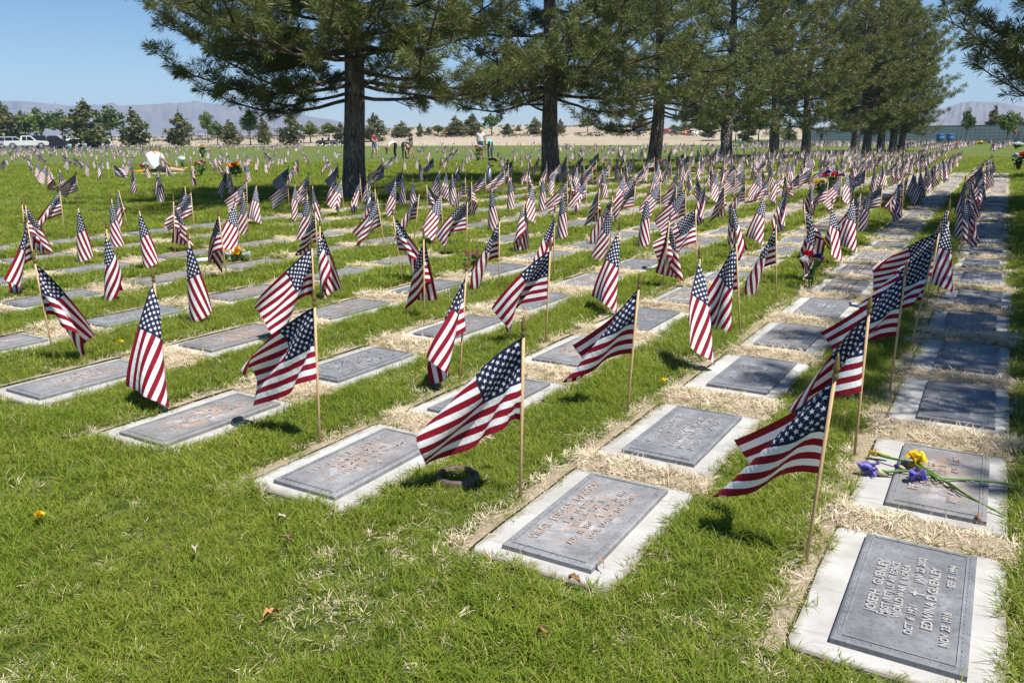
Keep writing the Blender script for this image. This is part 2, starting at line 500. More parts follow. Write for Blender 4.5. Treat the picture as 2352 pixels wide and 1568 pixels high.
def mat_sand():
    k = NT('desert_sand'); P = k.pos()
    a = k.noise(P, 0.05, 5, 0.6); b = k.noise(P, 0.9, 5, 0.7); s = k.noise(k.scale(P, (0.25, 1, 1)), 0.35, 5, 0.65)
    c = k.ramp(a, [(0.35, (0.29, 0.238, 0.178)), (0.65, (0.375, 0.315, 0.24))])
    c = k.mix(k.ramp(b, [(0.5, 0.0), (0.75, 0.6)]), c, (0.21, 0.17, 0.11))
    c = k.mix(k.ramp(s, [(0.56, 0.0), (0.70, 0.6)]), c, (0.20, 0.175, 0.10))
    k.col(c); k.p(0.95, 0, 0.1); k.bump(b, 0.6, 0.2)
    return k.m
def mat_mountain():
    k = NT('mountain_rock'); P = k.pos()
    a = k.noise(P, 0.004, 6, 0.65); b = k.noise(P, 0.02, 5, 0.65)
    z = k.n('SeparateXYZ'); k.set(z.inputs[0], P)
    c = k.ramp(a, [(0.35, (0.13, 0.105, 0.10)), (0.6, (0.20, 0.165, 0.15))])
    c = k.mix(k.ramp(b, [(0.45, 0.0), (0.7, 0.5)]), c, (0.10, 0.09, 0.085))
    foot = k.math('MULTIPLY_ADD', z.outputs[2], -0.022, k.math('MULTIPLY', k.noise(P, 0.006, 4), 1.6))
    c = k.mix(k.ramp(foot, [(0.25, 0.0), (0.5, 0.9)]), c, (0.34, 0.285, 0.23))
    k.col(c); k.p(0.95, 0, 0.1)
    return k.m
def mat_block():
    k = NT('grey_granite_niche'); n = k.noise(k.pos(), 3, 4); r = k.rnd()
    c = k.mix(n, (0.44, 0.455, 0.47), (0.54, 0.555, 0.57))
    k.col(k.mix(1.0, c, k.ramp(r, [(0, 0.86), (1, 1.1)]), 'MULTIPLY')); k.p(0.5)
    return k.m
# ================================================================ ground, hills, sky box things
M_SAND = mat_sand(); M_LAWN = mat_lawn(); M_MTN = mat_mountain(); M_BARK = mat_bark()
M_CONC = mat_concrete(); M_FLAG = mat_flag()
def grid_mesh(name, xs, ys, zf, mat, smooth=True):
    X, Y = np.meshgrid(xs, ys); Z = zf(X, Y)
    v = np.stack([X, Y, Z], -1).reshape(-1, 3)
    n, m = X.shape
    i = np.arange(n - 1)[:, None] * m + np.arange(m - 1)[None, :]
    f = np.stack([i, i + 1, i + m + 1, i + m], -1).reshape(-1, 4)
    return fast_mesh(name, v, f, mat, smooth)
def vnoise(x, y, seed=0):
    """Smooth value noise on numpy arrays."""
    xi = np.floor(x).astype(int); yi = np.floor(y).astype(int); fx = x - xi; fy = y - yi
    fx = fx * fx * (3 - 2 * fx); fy = fy * fy * (3 - 2 * fy)
    def h(a, b):
        n = (a * 374761393 + b * 668265263 + seed * 982451653) & 0x7fffffff
        n = ((n ^ (n >> 13)) * 1274126177) & 0x7fffffff
        return ((n ^ (n >> 16)) & 0xffff) / 65535.0
    return (h(xi, yi) * (1 - fx) + h(xi + 1, yi) * fx) * (1 - fy) + (h(xi, yi + 1) * (1 - fx) + h(xi + 1, yi + 1) * fx) * fy
def fbm(x, y, o=5, seed=0, g=0.5):
    r = 0; a = 1; t = 0
    for k in range(o):
        r = r + a * vnoise(x, y, seed + k); t += a; a *= g; x = x * 2.03 + 11.3; y = y * 2.03 + 5.7
    return r / t
g = grid_mesh('desert_ground', np.linspace(-5600, 5600, 57), np.linspace(-5600, 5600, 57), lambda X, Y: X * 0 - 0.08, M_SAND, False)
tag(link('ground', g), kind='structure')

# the lawn ends on a slanted line far off; beyond it the sand rises
EDGE_L, EDGE_R = at(0, 338), at(1700, 333)
def edge_y(x):
    t = (x - EDGE_L[0]) / (EDGE_R[0] - EDGE_L[0])
    return EDGE_L[1] + (EDGE_R[1] - EDGE_L[1]) * t + 5.0 * np.maximum(0, x - EDGE_R[0])
EX0, EX1 = -160.0, 130.0
def lawn_sheet():
    xs = np.concatenate([np.linspace(EX0, -14, 30), np.linspace(-13, 16, 117), np.linspace(17, EX1, 40)])
    ts = np.concatenate([np.linspace(-14, 1.0, 12), np.linspace(1.25, 20, 76), np.linspace(21, 100, 30)])
    X, T = np.meshgrid(xs, ts)
    E = edge_y(X)
    Y = np.where(T <= 20, T, 20 + (T - 20) / 80 * (np.minimum(E, 250) - 20))
    Z = (fbm(X * 1.3, Y * 1.3, 3, 4) - 0.5) * 0.018 * (T < 30)
    v = np.stack([X, Y, Z], -1).reshape(-1, 3); n, m = X.shape
    i = np.arange(n - 1)[:, None] * m + np.arange(m - 1)[None, :]
    f = np.stack([i, i + 1, i + m + 1, i + m], -1).reshape(-1, 4)
    return fast_mesh('lawn', v, f, M_LAWN, True)
tag(link('lawn', lawn_sheet()), kind='structure')
def berm_z(x, v):
    """Height of the sandy bank, v metres beyond the lawn edge."""
    side = np.clip((x + 95) / 70, 0.0, 1); side = side * side * (3 - 2 * side)
    h = np.interp(v, [0, 4, 24, 34, 60, 95, 130, 200, 420], [-0.03, 0.12, 1.15, 1.2, 1.9, 3.4, 4.1, 4.3, 3.6])
    n = (fbm(x * 0.05, v * 0.05, 4, 9) - 0.5) * 1.6 * np.clip((v - 40) / 60, 0, 1)
    return h * (0.45 + 0.55 * side) * np.where(v > 40, 1, 1) + n
_bx = np.linspace(-330, 330, 133); _bv = np.concatenate([np.linspace(0, 40, 21), np.linspace(43, 420, 64)])
_X, _Vv = np.meshgrid(_bx, _bv)
_Y = edge_y(np.clip(_X, EX0, 60)) + _Vv
_Z = berm_z(_X, _Vv)
_n, _m = _X.shape
_i = np.arange(_n - 1)[:, None] * _m + np.arange(_m - 1)[None, :]
_o = tag(link('sandy_bank', fast_mesh('sandy_bank', np.stack([_X, _Y, _Z], -1).reshape(-1, 3), np.stack([_i, _i + 1, _i + _m + 1, _i + _m], -1).reshape(-1, 4), M_SAND, True)), kind='structure')
_o['label'] = 'pale sandy bank rising beyond the far edge of the lawn'
# parking lot and gravel lane by the far edge
M_ASPH = plain('worn_asphalt', (0.085, 0.083, 0.08), 0.9)
mb = MB()
def quad_strip(mb, pts, z=0.02):
    mb.add([(p[0], p[1], z) for p in pts], [tuple(range(len(pts)))])
_p = [at(-160, 346), at(270, 341.5), at(290, 335), at(-160, 338)]
mb.add([(p[0], p[1], 0.012) for p in _p], [(0, 1, 2, 3)])
tag(mb.obj('parking_lot', M_ASPH), kind='structure')

def ridge(name, prof, dist, depth, seed, label):
    """A mountain ridge whose skyline follows prof = [(pixel x, pixel y)], as a 3D range."""
    px = np.array([p[0] for p in prof]); py = np.array([p[1] for p in prof])
    xs = np.linspace(px[0], px[-1], 220)
    ys = np.interp(xs, px, py)
    crest = np.array([at_depth(a, b, dist) for a, b in zip(xs, ys)])
    rows = []
    ds = np.concatenate([np.linspace(-1, 0, 26), np.linspace(0.1, 1, 6)])
    for d in ds:
        k = (1 - abs(d)) ** (1.25 if d < 0 else 1.6)
        x = crest[:, 0] * (1 + d * depth / dist); y = crest[:, 1] + d * depth
        n = fbm(xs * 0.02 + 3, np.full_like(xs, d * 3.0), 5, seed) - 0.5
        rid = 1 - np.abs(2 * fbm(xs * 0.035 + 7, np.full_like(xs, d * 1.4), 4, seed + 7) - 1)
        z = crest[:, 2] * k * (1 + (0.5 * n + 0.75 * (rid - 0.62)) * min(1, abs(d) * 5) * 0.9)
        rows.append(np.stack([x, y, np.maximum(z, -1.0)], -1))
    R = np.array(rows); n_, m_, _ = R.shape
    i = np.arange(n_ - 1)[:, None] * m_ + np.arange(m_ - 1)[None, :]
    f = np.stack([i, i + 1, i + m_ + 1, i + m_], -1).reshape(-1, 4)
    o = link(name, fast_mesh(name, R.reshape(-1, 3), f, M_MTN, True))
    tag(o, label, None, None, 'structure')
ridge('mountains', [(-260, 246), (-120, 238), (0, 232), (40, 232), (80, 235), (120, 240), (165, 243), (230, 242), (250, 240), (285, 243), (330, 241), (390, 238), (440, 235),
                    (470, 236), (505, 240), (540, 244), (590, 250), (640, 256), (700, 266), (760, 275), (800, 283), (860, 296), (930, 306), (1000, 313)], 4300, 1150, 21,
      'long hazy blue mountain range on the horizon')
ridge('mountains', [(1790, 305), (1900, 291), (2000, 280), (2100, 262), (2170, 248), (2205, 238), (2235, 235), (2290, 234), (2325, 240), (2352, 246), (2420, 262), (2560, 285)], 3300, 800, 5,
      'brown purple hill behind the grey niche wall')

# ---------------------------------------------------------------- columbarium wall
def niche_wall():
    A = at(1846, 328.3); B = at(2640, 331.0)
    d = np.array(B) - np.array(A); L = float(np.hypot(*d)); rz = math.atan2(d[1], d[0])
    root = empty('niche_wall', (A[0], A[1], 0), rz, 'long grey block wall of burial niches across the far end of the lawn', 'wall')
    H = 2.15
    mb = MB(); mb.box((L / 2, 0.30, H / 2), (L, 0.5, H)); mb.obj('wall_core', plain('wall_joint', (0.26, 0.265, 0.27), 0.8), root)
    mb = MB(); mb.box((L / 2, 0.28, H + 0.05), (L + 0.1, 0.66, 0.1)); mb.obj('coping', plain('wall_coping', (0.20, 0.205, 0.21), 0.7), root)
    mb = MB(); cw, ch = 0.62, 0.40
    for i in range(int(L / cw)):
        for j in range(5):
            mb.box((cw * (i + 0.5), 0.03, 0.08 + ch * (j + 0.5)), (cw - 0.05, 0.06, ch - 0.04))
    o = mb.obj('niche_panel', mat_block(), root); o['kind'] = 'stuff'
    return root
niche_wall()
# ================================================================ pines
def tuft_tris(C, D, rng, n, length, width, spread=0.72, stem=0.16):
    """Needles: n thin triangles round each tuft centre C along direction D."""
    T = len(C)
    C = np.repeat(C, n, 0); Dn = np.repeat(D, n, 0)
    Dn = Dn / (np.linalg.norm(Dn, axis=1, keepdims=True) + 1e-9)
    r = rng.randn(T * n, 3); r -= Dn * (r * Dn).sum(1, keepdims=True); r /= np.linalg.norm(r, axis=1, keepdims=True) + 1e-9
    along = rng.uniform(0, 1, (T * n, 1))
    dirs = Dn * (0.15 + 0.75 * along + rng.normal(0, 0.12, (T * n, 1))) + r * spread
    dirs /= np.linalg.norm(dirs, axis=1, keepdims=True)
    base = C + Dn * (along - 0.6) * stem
    ln = length * rng.uniform(0.75, 1.15, (T * n, 1))
    tip = base + dirs * ln
    tip[:, 2] -= 0.12 * ln[:, 0] ** 1.0 * 0.5
    side = np.cross(dirs, rng.randn(T * n, 3)); side /= np.linalg.norm(side, axis=1, keepdims=True) + 1e-9
    mid = base + dirs * ln * 0.55
    w = width * rng.uniform(0.7, 1.3, (T * n, 1))
    v = np.stack([base, mid + side * w, tip], 1).reshape(-1, 3)
    return v, np.clip(np.repeat(rng.rand(T), n) * 0.75 + rng.rand(T * n) * 0.25, 0, 1)
class PineKit:
    """Geometry of one pine, in its own coordinates."""
    def __init__(s, seed, height=10.0, trunk_r=0.26, radius=3.8, first=1.9, whorl=0.42, per=4, needles=24, coarse_above=99, needle_len=0.15, needle_w=0.006,
                 lean=(0, 0), dense=1.0, fixed=(), droop=0.10, shape='open', bare=0.20):
        rng = np.random.RandomState(seed); R = random.Random(seed)
        s.trunk = MB(); s.branch = MB()
        zs = np.concatenate([[-0.15, 0.0, 0.12, 0.35, 0.7], np.linspace(1.1, height, 12)])
        def ax(z): return Vector((lean[0] * z / height * 1.0 + 0.05 * math.sin(z * 1.1 + seed), lean[1] * z / height + 0.05 * math.cos(z * 0.9 + seed), z))
        def rad(z):
            t = max(0, z) / height
            return trunk_r * ((1 - t) ** 0.8 * 0.88 + 0.02) * (1 + 0.55 * math.exp(-max(z, 0) / 0.16) + (0.08 if z < 0 else 0))
        n = 18
        vs = []
        for z in zs:
            c = ax(z)
            for k in range(n):
                a = 2 * math.pi * k / n
                flute = 1 + 0.07 * math.sin(3 * a + seed + 0.4 * z) + 0.05 * math.sin(7 * a + z * 1.7) + R.uniform(-.025, .025)
                flute += 0.22 * math.exp(-max(z, 0) / 0.2) * max(0, math.sin(2.5 * a + seed))
                r = rad(z) * flute
                vs.append((c.x + r * math.cos(a), c.y + r * math.sin(a), z))
        fs = [(i * n + k, i * n + (k + 1) % n, (i + 1) * n + (k + 1) % n, (i + 1) * n + k) for i in range(len(zs) - 1) for k in range(n)]
        s.trunk.add(vs, fs)
        tc, td, tz = [], [], []
        def prof(z):
            t = min(1, max(0, (z - first) / (height - first)))
            if shape == 'open': return radius * (0.80 + 0.35 * math.sin(min(1, t * 3.0) * math.pi / 2) * (1 - t)) * (1 - t ** 1.5) + 0.25
            return radius * (0.72 + 0.28 * math.sin(min(1, t * 4) * math.pi / 2)) * (1 - t ** 1.9) ** 0.85 + 0.2
        limbs = []
        z = first
        while z < height - 0.5:
            a0 = R.random() * 6.28
            for k in range(per):
                zz = z + R.uniform(-0.22, 0.22)
                limbs.append((zz, a0 + 6.28 * k / per + R.uniform(-0.4, 0.4), prof(zz) * R.uniform(0.55, 1.15), R.uniform(-0.10, 0.42) + 0.45 * max(0, zz - first) / height))
            z += whorl * (1 + 0.5 * (z / height))
        limbs += list(fixed)
        for (zz, az, L, up) in limbs:
            if zz > height - 0.4: continue
            d = Vector((math.cos(az), math.sin(az), 0)); side = Vector((-d.y, d.x, 0))
            o = ax(zz) + d * rad(zz) * 0.6
            wob = R.uniform(-0.12, 0.12); wob2 = R.uniform(0, 6.28)
            pts = []
            N = 11
            kx = kz = 0.0
            for i in range(N + 1):
                t = i / N
                r = L * t
                h = up * r - droop * L * math.sin(t * math.pi * 0.85) * (1.0 if up < 0.25 else 0.4) + 0.16 * L * t ** 3
                kx += R.gauss(0, 0.028) * L * 0.5; kz += R.gauss(0, 0.020) * L * 0.5
                pts.append(o + d * r + side * (wob * L * t * t + 0.05 * L * math.sin(t * 5 + wob2) + kx * min(1, t * 3)) + Vector((0, 0, h + kz * min(1, t * 3))))
            r0 = 0.015 + 0.0068 * L
            s.branch.tube(pts, [r0 * (1 - 0.82 * (i / N)) for i in range(N + 1)], 6, False)
            coarse = zz > coarse_above
            step = (0.25 if not coarse else 0.30) / dense
            q = bare * L
            sgn = 1
            while q < L:
                t = q / L; i = min(N - 1, int(t * N)); f = t * N - i
                p = pts[i].lerp(pts[i + 1], f); tang = (pts[i + 1] - pts[i]).normalized()
                sl = (0.30 + 0.50 * (1 - t)) * min(1.0, 0.25 * L + 0.25) * R.uniform(0.55, 1.35) * min(1, 0.45 + 1.6 * t) * (1.0 if not coarse else 1.25)
                sd = (tang * R.uniform(0.5, 0.9) + side * sgn * R.uniform(0.5, 1.0) + Vector((0, 0, R.uniform(-0.45, 0.7)))).normalized()
                e = p + sd * sl + Vector((0, 0, 0.10 * sl))
                m = p.lerp(e, 0.5) + Vector((0, 0, -0.05 * sl))
                s.branch.tube([p, m, e], [0.012, 0.009, 0.005], 4, False)
                k = max(1, int(sl / 0.17))
                for j in range(k + 1):
                    tt = 0.30 + 0.70 * j / k
                    b = p.lerp(e, tt)
                    if j < k:
                        off = (sd * 0.6 + Vector((R.gauss(0, .6), R.gauss(0, .6), R.uniform(-.2, .8)))).normalized()
                        b2 = b + off * R.uniform(0.06, 0.20)
                        if not coarse: s.branch.tube([b, b2], [0.006, 0.004], 3, False)
                    else: off, b2 = sd, b
                    tc.append(b2); td.append((off + Vector((0, 0, 0.35))).normalized()); tz.append(coarse)
                q += step * R.uniform(0.7, 1.3); sgn = -sgn
            tc.append(pts[-1]); td.append((pts[-1] - pts[-2]).normalized() + Vector((0, 0, .3))); tz.append(coarse)
            if R.random() < 0.5 and zz < first + 2.2:      # bare dead twigs near the trunk
                for _ in range(3):
                    t = R.uniform(0.1, 0.5); i = min(N - 1, int(t * N)); p = pts[i]
                    e = p + Vector((R.gauss(0, .25), R.gauss(0, .25), R.uniform(-.25, .2)))
                    s.branch.tube([p, p.lerp(e, .5) + Vector((0, 0, R.uniform(-.04, .06))), e], [0.007, 0.005, 0.003], 3, False)
        top = ax(height)
        for _ in range(6): tc.append(top + Vector((R.gauss(0, .12), R.gauss(0, .12), R.uniform(-.5, .2)))); td.append(Vector((0, 0, 1))); tz.append(True)
        C = np.array([tuple(p) for p in tc]); D = np.array([tuple(p.normalized()) for p in td]); Z = np.array(tz)
        parts = []
        if (~Z).any(): parts.append(tuft_tris(C[~Z], D[~Z], rng, needles, needle_len, needle_w))
        if Z.any(): parts.append(tuft_tris(C[Z], D[Z], rng, max(8, needles // 2), needle_len * 1.7, needle_w * 3.4))
        v = np.concatenate([p[0] for p in parts]); tone = np.concatenate([p[1] for p in parts])
        s.nv, s.tone = v, tone
        s.n_tufts = len(C); print('pine', seed, len(C), 'tufts', len(v) // 3, 'needles', len(s.branch.f), 'branch faces')
    def build(s, name, loc, rz, label, group, needles_mat, scale=1.0):
        root = empty(name, loc, rz, label, 'tree', group)
        root.scale = (scale,) * 3
        if not hasattr(s, 'me'):
            f = np.arange(len(s.nv)).reshape(-1, 3)
            s.me = (s.trunk.mesh('trunk', M_BARK, True), s.branch.mesh('branches', M_TWIG, True),
                    fast_mesh('crown', s.nv, f, needles_mat, False, {'tone': ('FACE', s.tone)}))
        link('trunk', s.me[0], root); link('branches', s.me[1], root); link('crown', s.me[2], root)
        return root
def mat_twig():
    k = NT('pine_twig'); n = k.noise(k.pos(), 3.5, 4)
    k.col(k.ramp(n, [(0.35, (0.050, 0.039, 0.030)), (0.62, (0.13, 0.103, 0.08)), (0.8, (0.30, 0.255, 0.21))])); k.p(0.9, 0, 0.2)
    return k.m
M_TWIG = mat_twig()
M_NEEDLE = mat_needles('long_pine_needles', (0.072, 0.104, 0.024), (0.175, 0.198, 0.058), (0.150, 0.158, 0.056))
M_NEEDLE2 = mat_needles('dense_pine_needles', (0.080, 0.105, 0.022), (0.175, 0.190, 0.050), (0.175, 0.170, 0.050))

def row_point(px, across):
    """Point of the tree line at this distance across the columns, in the direction of pixel column px."""
    u = (px - PW / 2) / FOC
    d = np.array([u, math.cos(PITCH) * 1.0])           # near the horizon
    d = d / np.hypot(*d)
    t = across / float(d @ UB)
    return d * t
PINES = 'pines planted in a line along the markers'
FRONT2 = [(2.3, math.radians(-70), 4.4, 0.10), (2.6, math.radians(-105), 4.6, 0.12), (2.9, math.radians(-130), 4.4, 0.14), (3.1, math.radians(-45), 4.3, 0.16), (3.4, math.radians(-90), 4.5, 0.18), (2.5, math.radians(-160), 4.2, 0.12)]
p = at(821, 457)
k1 = PineKit(11, 9.5, 0.26, 3.7, 2.35, 0.36, 4, 60, 5.0, 0.185, 0.0112, lean=(0.1, 0), dense=1.45,
             fixed=[(1.95, math.radians(180), 3.3, 0.02), (2.05, math.radians(172), 2.6, -0.02), (1.98, math.radians(-4), 3.4, 0.10), (2.3, math.radians(6), 4.3, 0.12), (2.2, math.radians(200), 3.5, 0.0),
                    (2.9, math.radians(176), 4.0, 0.14), (3.3, math.radians(186), 4.3, 0.16), (2.5, math.radians(-62), 4.6, 0.12), (2.7, math.radians(-100), 4.9, 0.14), (3.0, math.radians(-80), 4.6, 0.16), (2.9, math.radians(-35), 3.9, 0.16), (2.8, math.radians(-130), 4.6, 0.14), (3.2, math.radians(-148), 4.4, 0.16), (3.5, math.radians(-110), 4.6, 0.18), (3.6, math.radians(-50), 4.3, 0.18)])
k1.build('pine_tree', (p[0], p[1], 0), 0, 'big open pine with bare lower trunk, first of its line from the camera', PINES, M_NEEDLE)
p = at(1268, 416)
k2 = PineKit(23, 10.2, 0.27, 3.7, 2.0, 0.36, 4, 42, 6.0, 0.19, 0.0145, lean=(-0.25, 0), dense=1.4, fixed=FRONT2)
k2.build('pine_tree', (p[0], p[1], 0), 0.5, 'dark trunked open pine, second of its line from the camera', PINES, M_NEEDLE)
p = at(1503, 393)
k3 = PineKit(37, 10.2, 0.27, 3.7, 1.8, 0.38, 4, 30, 8, 0.20, 0.018, lean=(0.2, 0), dense=1.35, fixed=FRONT2)
k3.build('pine_tree', (p[0], p[1], 0), 0.0, 'grey trunked open pine, third of its line from the camera', PINES, M_NEEDLE)
k4 = PineKit(41, 10.8, 0.30, 4.0, 1.7, 0.42, 5, 22, 20, 0.25, 0.026, shape='full', dense=1.1, bare=0.3)
k5 = PineKit(53, 10.6, 0.30, 3.8, 1.7, 0.44, 5, 22, 20, 0.25, 0.026, shape='full', dense=1.1, bare=0.3)
far = [(1668, 373, k4, 0.0, 1.0), (1775, 363, k5, 1.0, 1.0), (1847, 358.5, k4, 2.0, 1.0), (1962, 353.5, k5, 3.1, 1.0), (1990, 351, k4, 4.0, 1.02), (2023, 349.5, k5, 5.0, 0.98), (2049, 348, k4, 0.9, 0.95), (2068, 346.8, k5, 2.2, 0.92)]
for i, (px, py, kit, rz, s_) in enumerate(far):
    q = at(px, py)
    kit.build('pine_tree', (q[0], q[1], 0), rz, f'dense bushy pine with grey brown trunk, {ORD[i + 3]} of its line from the camera', PINES, M_NEEDLE2, s_)
# the second line of pines, on the other side of the marker columns: mostly outside the picture
PINES2 = 'pines along the outer edge of the markers'
k6 = PineKit(67, 9.6, 0.26, 3.55, 1.9, 0.42, 4, 40, 5.5, 0.18, 0.0115, dense=1.3)
k7 = PineKit(71, 9.6, 0.26, 3.7, 2.4, 0.34, 5, 60, 5.5, 0.17, 0.0105, dense=1.4, fixed=[(z_, math.radians(149 + d_), L_, u_) for z_, d_, L_, u_ in
    [(1.75, 4, 3.8, 0.02), (1.6, -14, 3.6, 0.03), (1.9, 12, 4.0, 0.06), (1.8, -25, 3.8, 0.05), (2.0, 24, 3.7, 0.06), (1.5, -5, 3.0, 0.0), (2.1, 8, 4.4, 0.05), (2.5, -12, 4.4, 0.08), (2.2, -20, 4.2, 0.05), (3.0, 6, 4.7, 0.10), (2.3, -4, 4.3, 0.08), (2.9, 16, 3.6, 0.12), (3.2, -18, 3.7, 0.10), (3.4, 2, 4.2, 0.15), (2.5, 30, 3.4, 0.08), (3.7, -8, 4.3, 0.18)]])
for i, (a, b, rz, lab) in enumerate([(5.0, 4.35, 0.4, 'pine beside the iris marker, shading it from outside the view'),
                                     (11.0, 3.75, 1.9, 'pine shading the outer marker column, further along from the irises'),
                                     (16.0, 3.3, 0.0, 'pine with dark branches hanging against the sky at the upper corner'),
                                     (26.0, 4.9, 4.7, 'pine behind the branches at the upper corner')]):
    q = ab(a, b)
    (k7 if i == 2 else k6).build('pine_tree', (q[0], q[1], 0), rz, lab, PINES2, M_NEEDLE, 1.0)

# ---------------------------------------------------------------- small trees by the far edge
def leaf_cloud(blobs, n, size, rng, droop=0.0):
    """n leaf clumps (crossed quads as two triangles) spread through ellipsoids."""
    w = np.array([b[3] * b[4] * b[5] for b in blobs]) ** (2 / 3); w /= w.sum()
    idx = rng.choice(len(blobs), n, p=w)
    B = np.array(blobs)[idx]
    r = rng.randn(n, 3); r /= np.linalg.norm(r, axis=1, keepdims=True)
    rad = rng.uniform(0.25, 1.08, (n, 1)) ** 0.6
    c = B[:, :3] + r * rad * B[:, 3:6]
    a = rng.randn(n, 3); a /= np.linalg.norm(a, axis=1, keepdims=True)
    b = np.cross(a, rng.randn(n, 3)); b /= np.linalg.norm(b, axis=1, keepdims=True)
    s = size * rng.uniform(0.5, 1.3, (n, 1))
    v = np.stack([c - a * s, c + b * s * 0.6, c + a * s, c - b * s * 0.6], 1).reshape(-1, 3)
    return v, rng.rand(n)
TREEMATS = {
    'dark': mat_leaf('dark_conifer_leaf', (0.070, 0.084, 0.024), (0.150, 0.155, 0.050)),
    'olive': mat_leaf('olive_pine_leaf', (0.100, 0.106, 0.034), (0.185, 0.178, 0.062)),
    'green': mat_leaf('green_tree_leaf', (0.055, 0.095, 0.018), (0.115, 0.175, 0.036)),
    'lime': mat_leaf('light_green_leaf', (0.080, 0.125, 0.014), (0.165, 0.215, 0.030)),
}
def small_tree_meshes(kind, seed):
    rng = np.random.RandomState(seed); R = random.Random(seed)
    # unit tree: height 1
    tr = MB(); blobs = []
    if kind in ('dark', 'olive'):
        tr.tube([(0, 0, -0.02), (0.01, 0, 0.3), (0, 0.01, 0.8)], [0.03, 0.022, 0.006], 6)
        for i in range(11):
            t = i / 10
            w = (0.34 if kind == 'dark' else 0.30) * (1 - t ** 1.7) * (0.75 + 0.35 * min(1, t * 4)) + 0.03
            for _ in range(3):
                a = R.random() * 6.28; q = w * R.uniform(0.3, 0.62)
                blobs.append((math.cos(a) * q, math.sin(a) * q, 0.10 + 0.84 * t, w * 0.55, w * 0.55, 0.085))
        n, size = 1700, 0.038
    else:
        tr.tube([(0, 0, -0.02), (0.012, 0.0, 0.22), (-0.005, 0.006, 0.5), (0.01, 0, 0.85)], [0.022, 0.017, 0.011, 0.004], 6)
        for i in range(9):
            a = R.random() * 6.28; z0 = R.uniform(0.25, 0.55); q = R.uniform(0.12, 0.26)
            e = (math.cos(a) * q, math.sin(a) * q, z0 + R.uniform(0.1, 0.3))
            tr.tube([(0, 0, z0), e], [0.009, 0.003], 4, False)
            blobs.append((e[0], e[1], e[2], R.uniform(0.10, 0.17), R.uniform(0.10, 0.17), R.uniform(0.08, 0.13)))
        blobs += [(0.02, 0, 0.80, 0.13, 0.13, 0.17), (-0.03, 0.02, 0.62, 0.17, 0.17, 0.15), (0.0, 0.0, 0.5, 0.16, 0.16, 0.1)]
        n, size = 1100, 0.040
    v, tone = leaf_cloud(blobs, n, size, rng)
    return tr.mesh('trunk', M_BARK, True), fast_mesh('crown', v, np.arange(len(v)).reshape(-1, 4), TREEMATS[kind], False, {'tone': ('FACE', tone)})
SMALL = {}
for kd in TREEMATS:
    for j in range(3): SMALL[kd, j] = small_tree_meshes(kd, 100 + 17 * j + len(kd))
def bank_height(x, y):
    v = y - float(edge_y(np.clip(x, EX0, EX1)))
    return float(berm_z(np.array([x]), np.array([v]))[0]) if v > 0 else 0.0
def far_tree(px, py, top, width, kind, depth, label, group):
    """A tree whose foot shows at (px, py) at this depth; height and spread from the photograph."""
    q = at_depth(px, py, depth); z = bank_height(q[0], q[1]); z = min(z, q[2] + 0.4) if z > 0 else 0
    h = (project(q[0], q[1], z)[1] - top) / FOC * depth
    w = width / FOC * depth
    j = int(px) % 3
    root = empty('pine_tree' if kind in ('dark', 'olive') else 'young_tree', (q[0], q[1], z - 0.05), px * 0.37, label, 'tree', group)
    nat = h * (0.62 if kind in ('dark', 'olive') else 0.58)
    sx = w / nat * h
    root.scale = (sx, sx, h)
    a, b = SMALL[kind, j]
    link('trunk', a, root); link('crown', b, root)
G1 = 'trees behind the parked cars'; G2 = 'young trees along the foot of the sandy bank'; G3 = 'trees behind the grey wall'
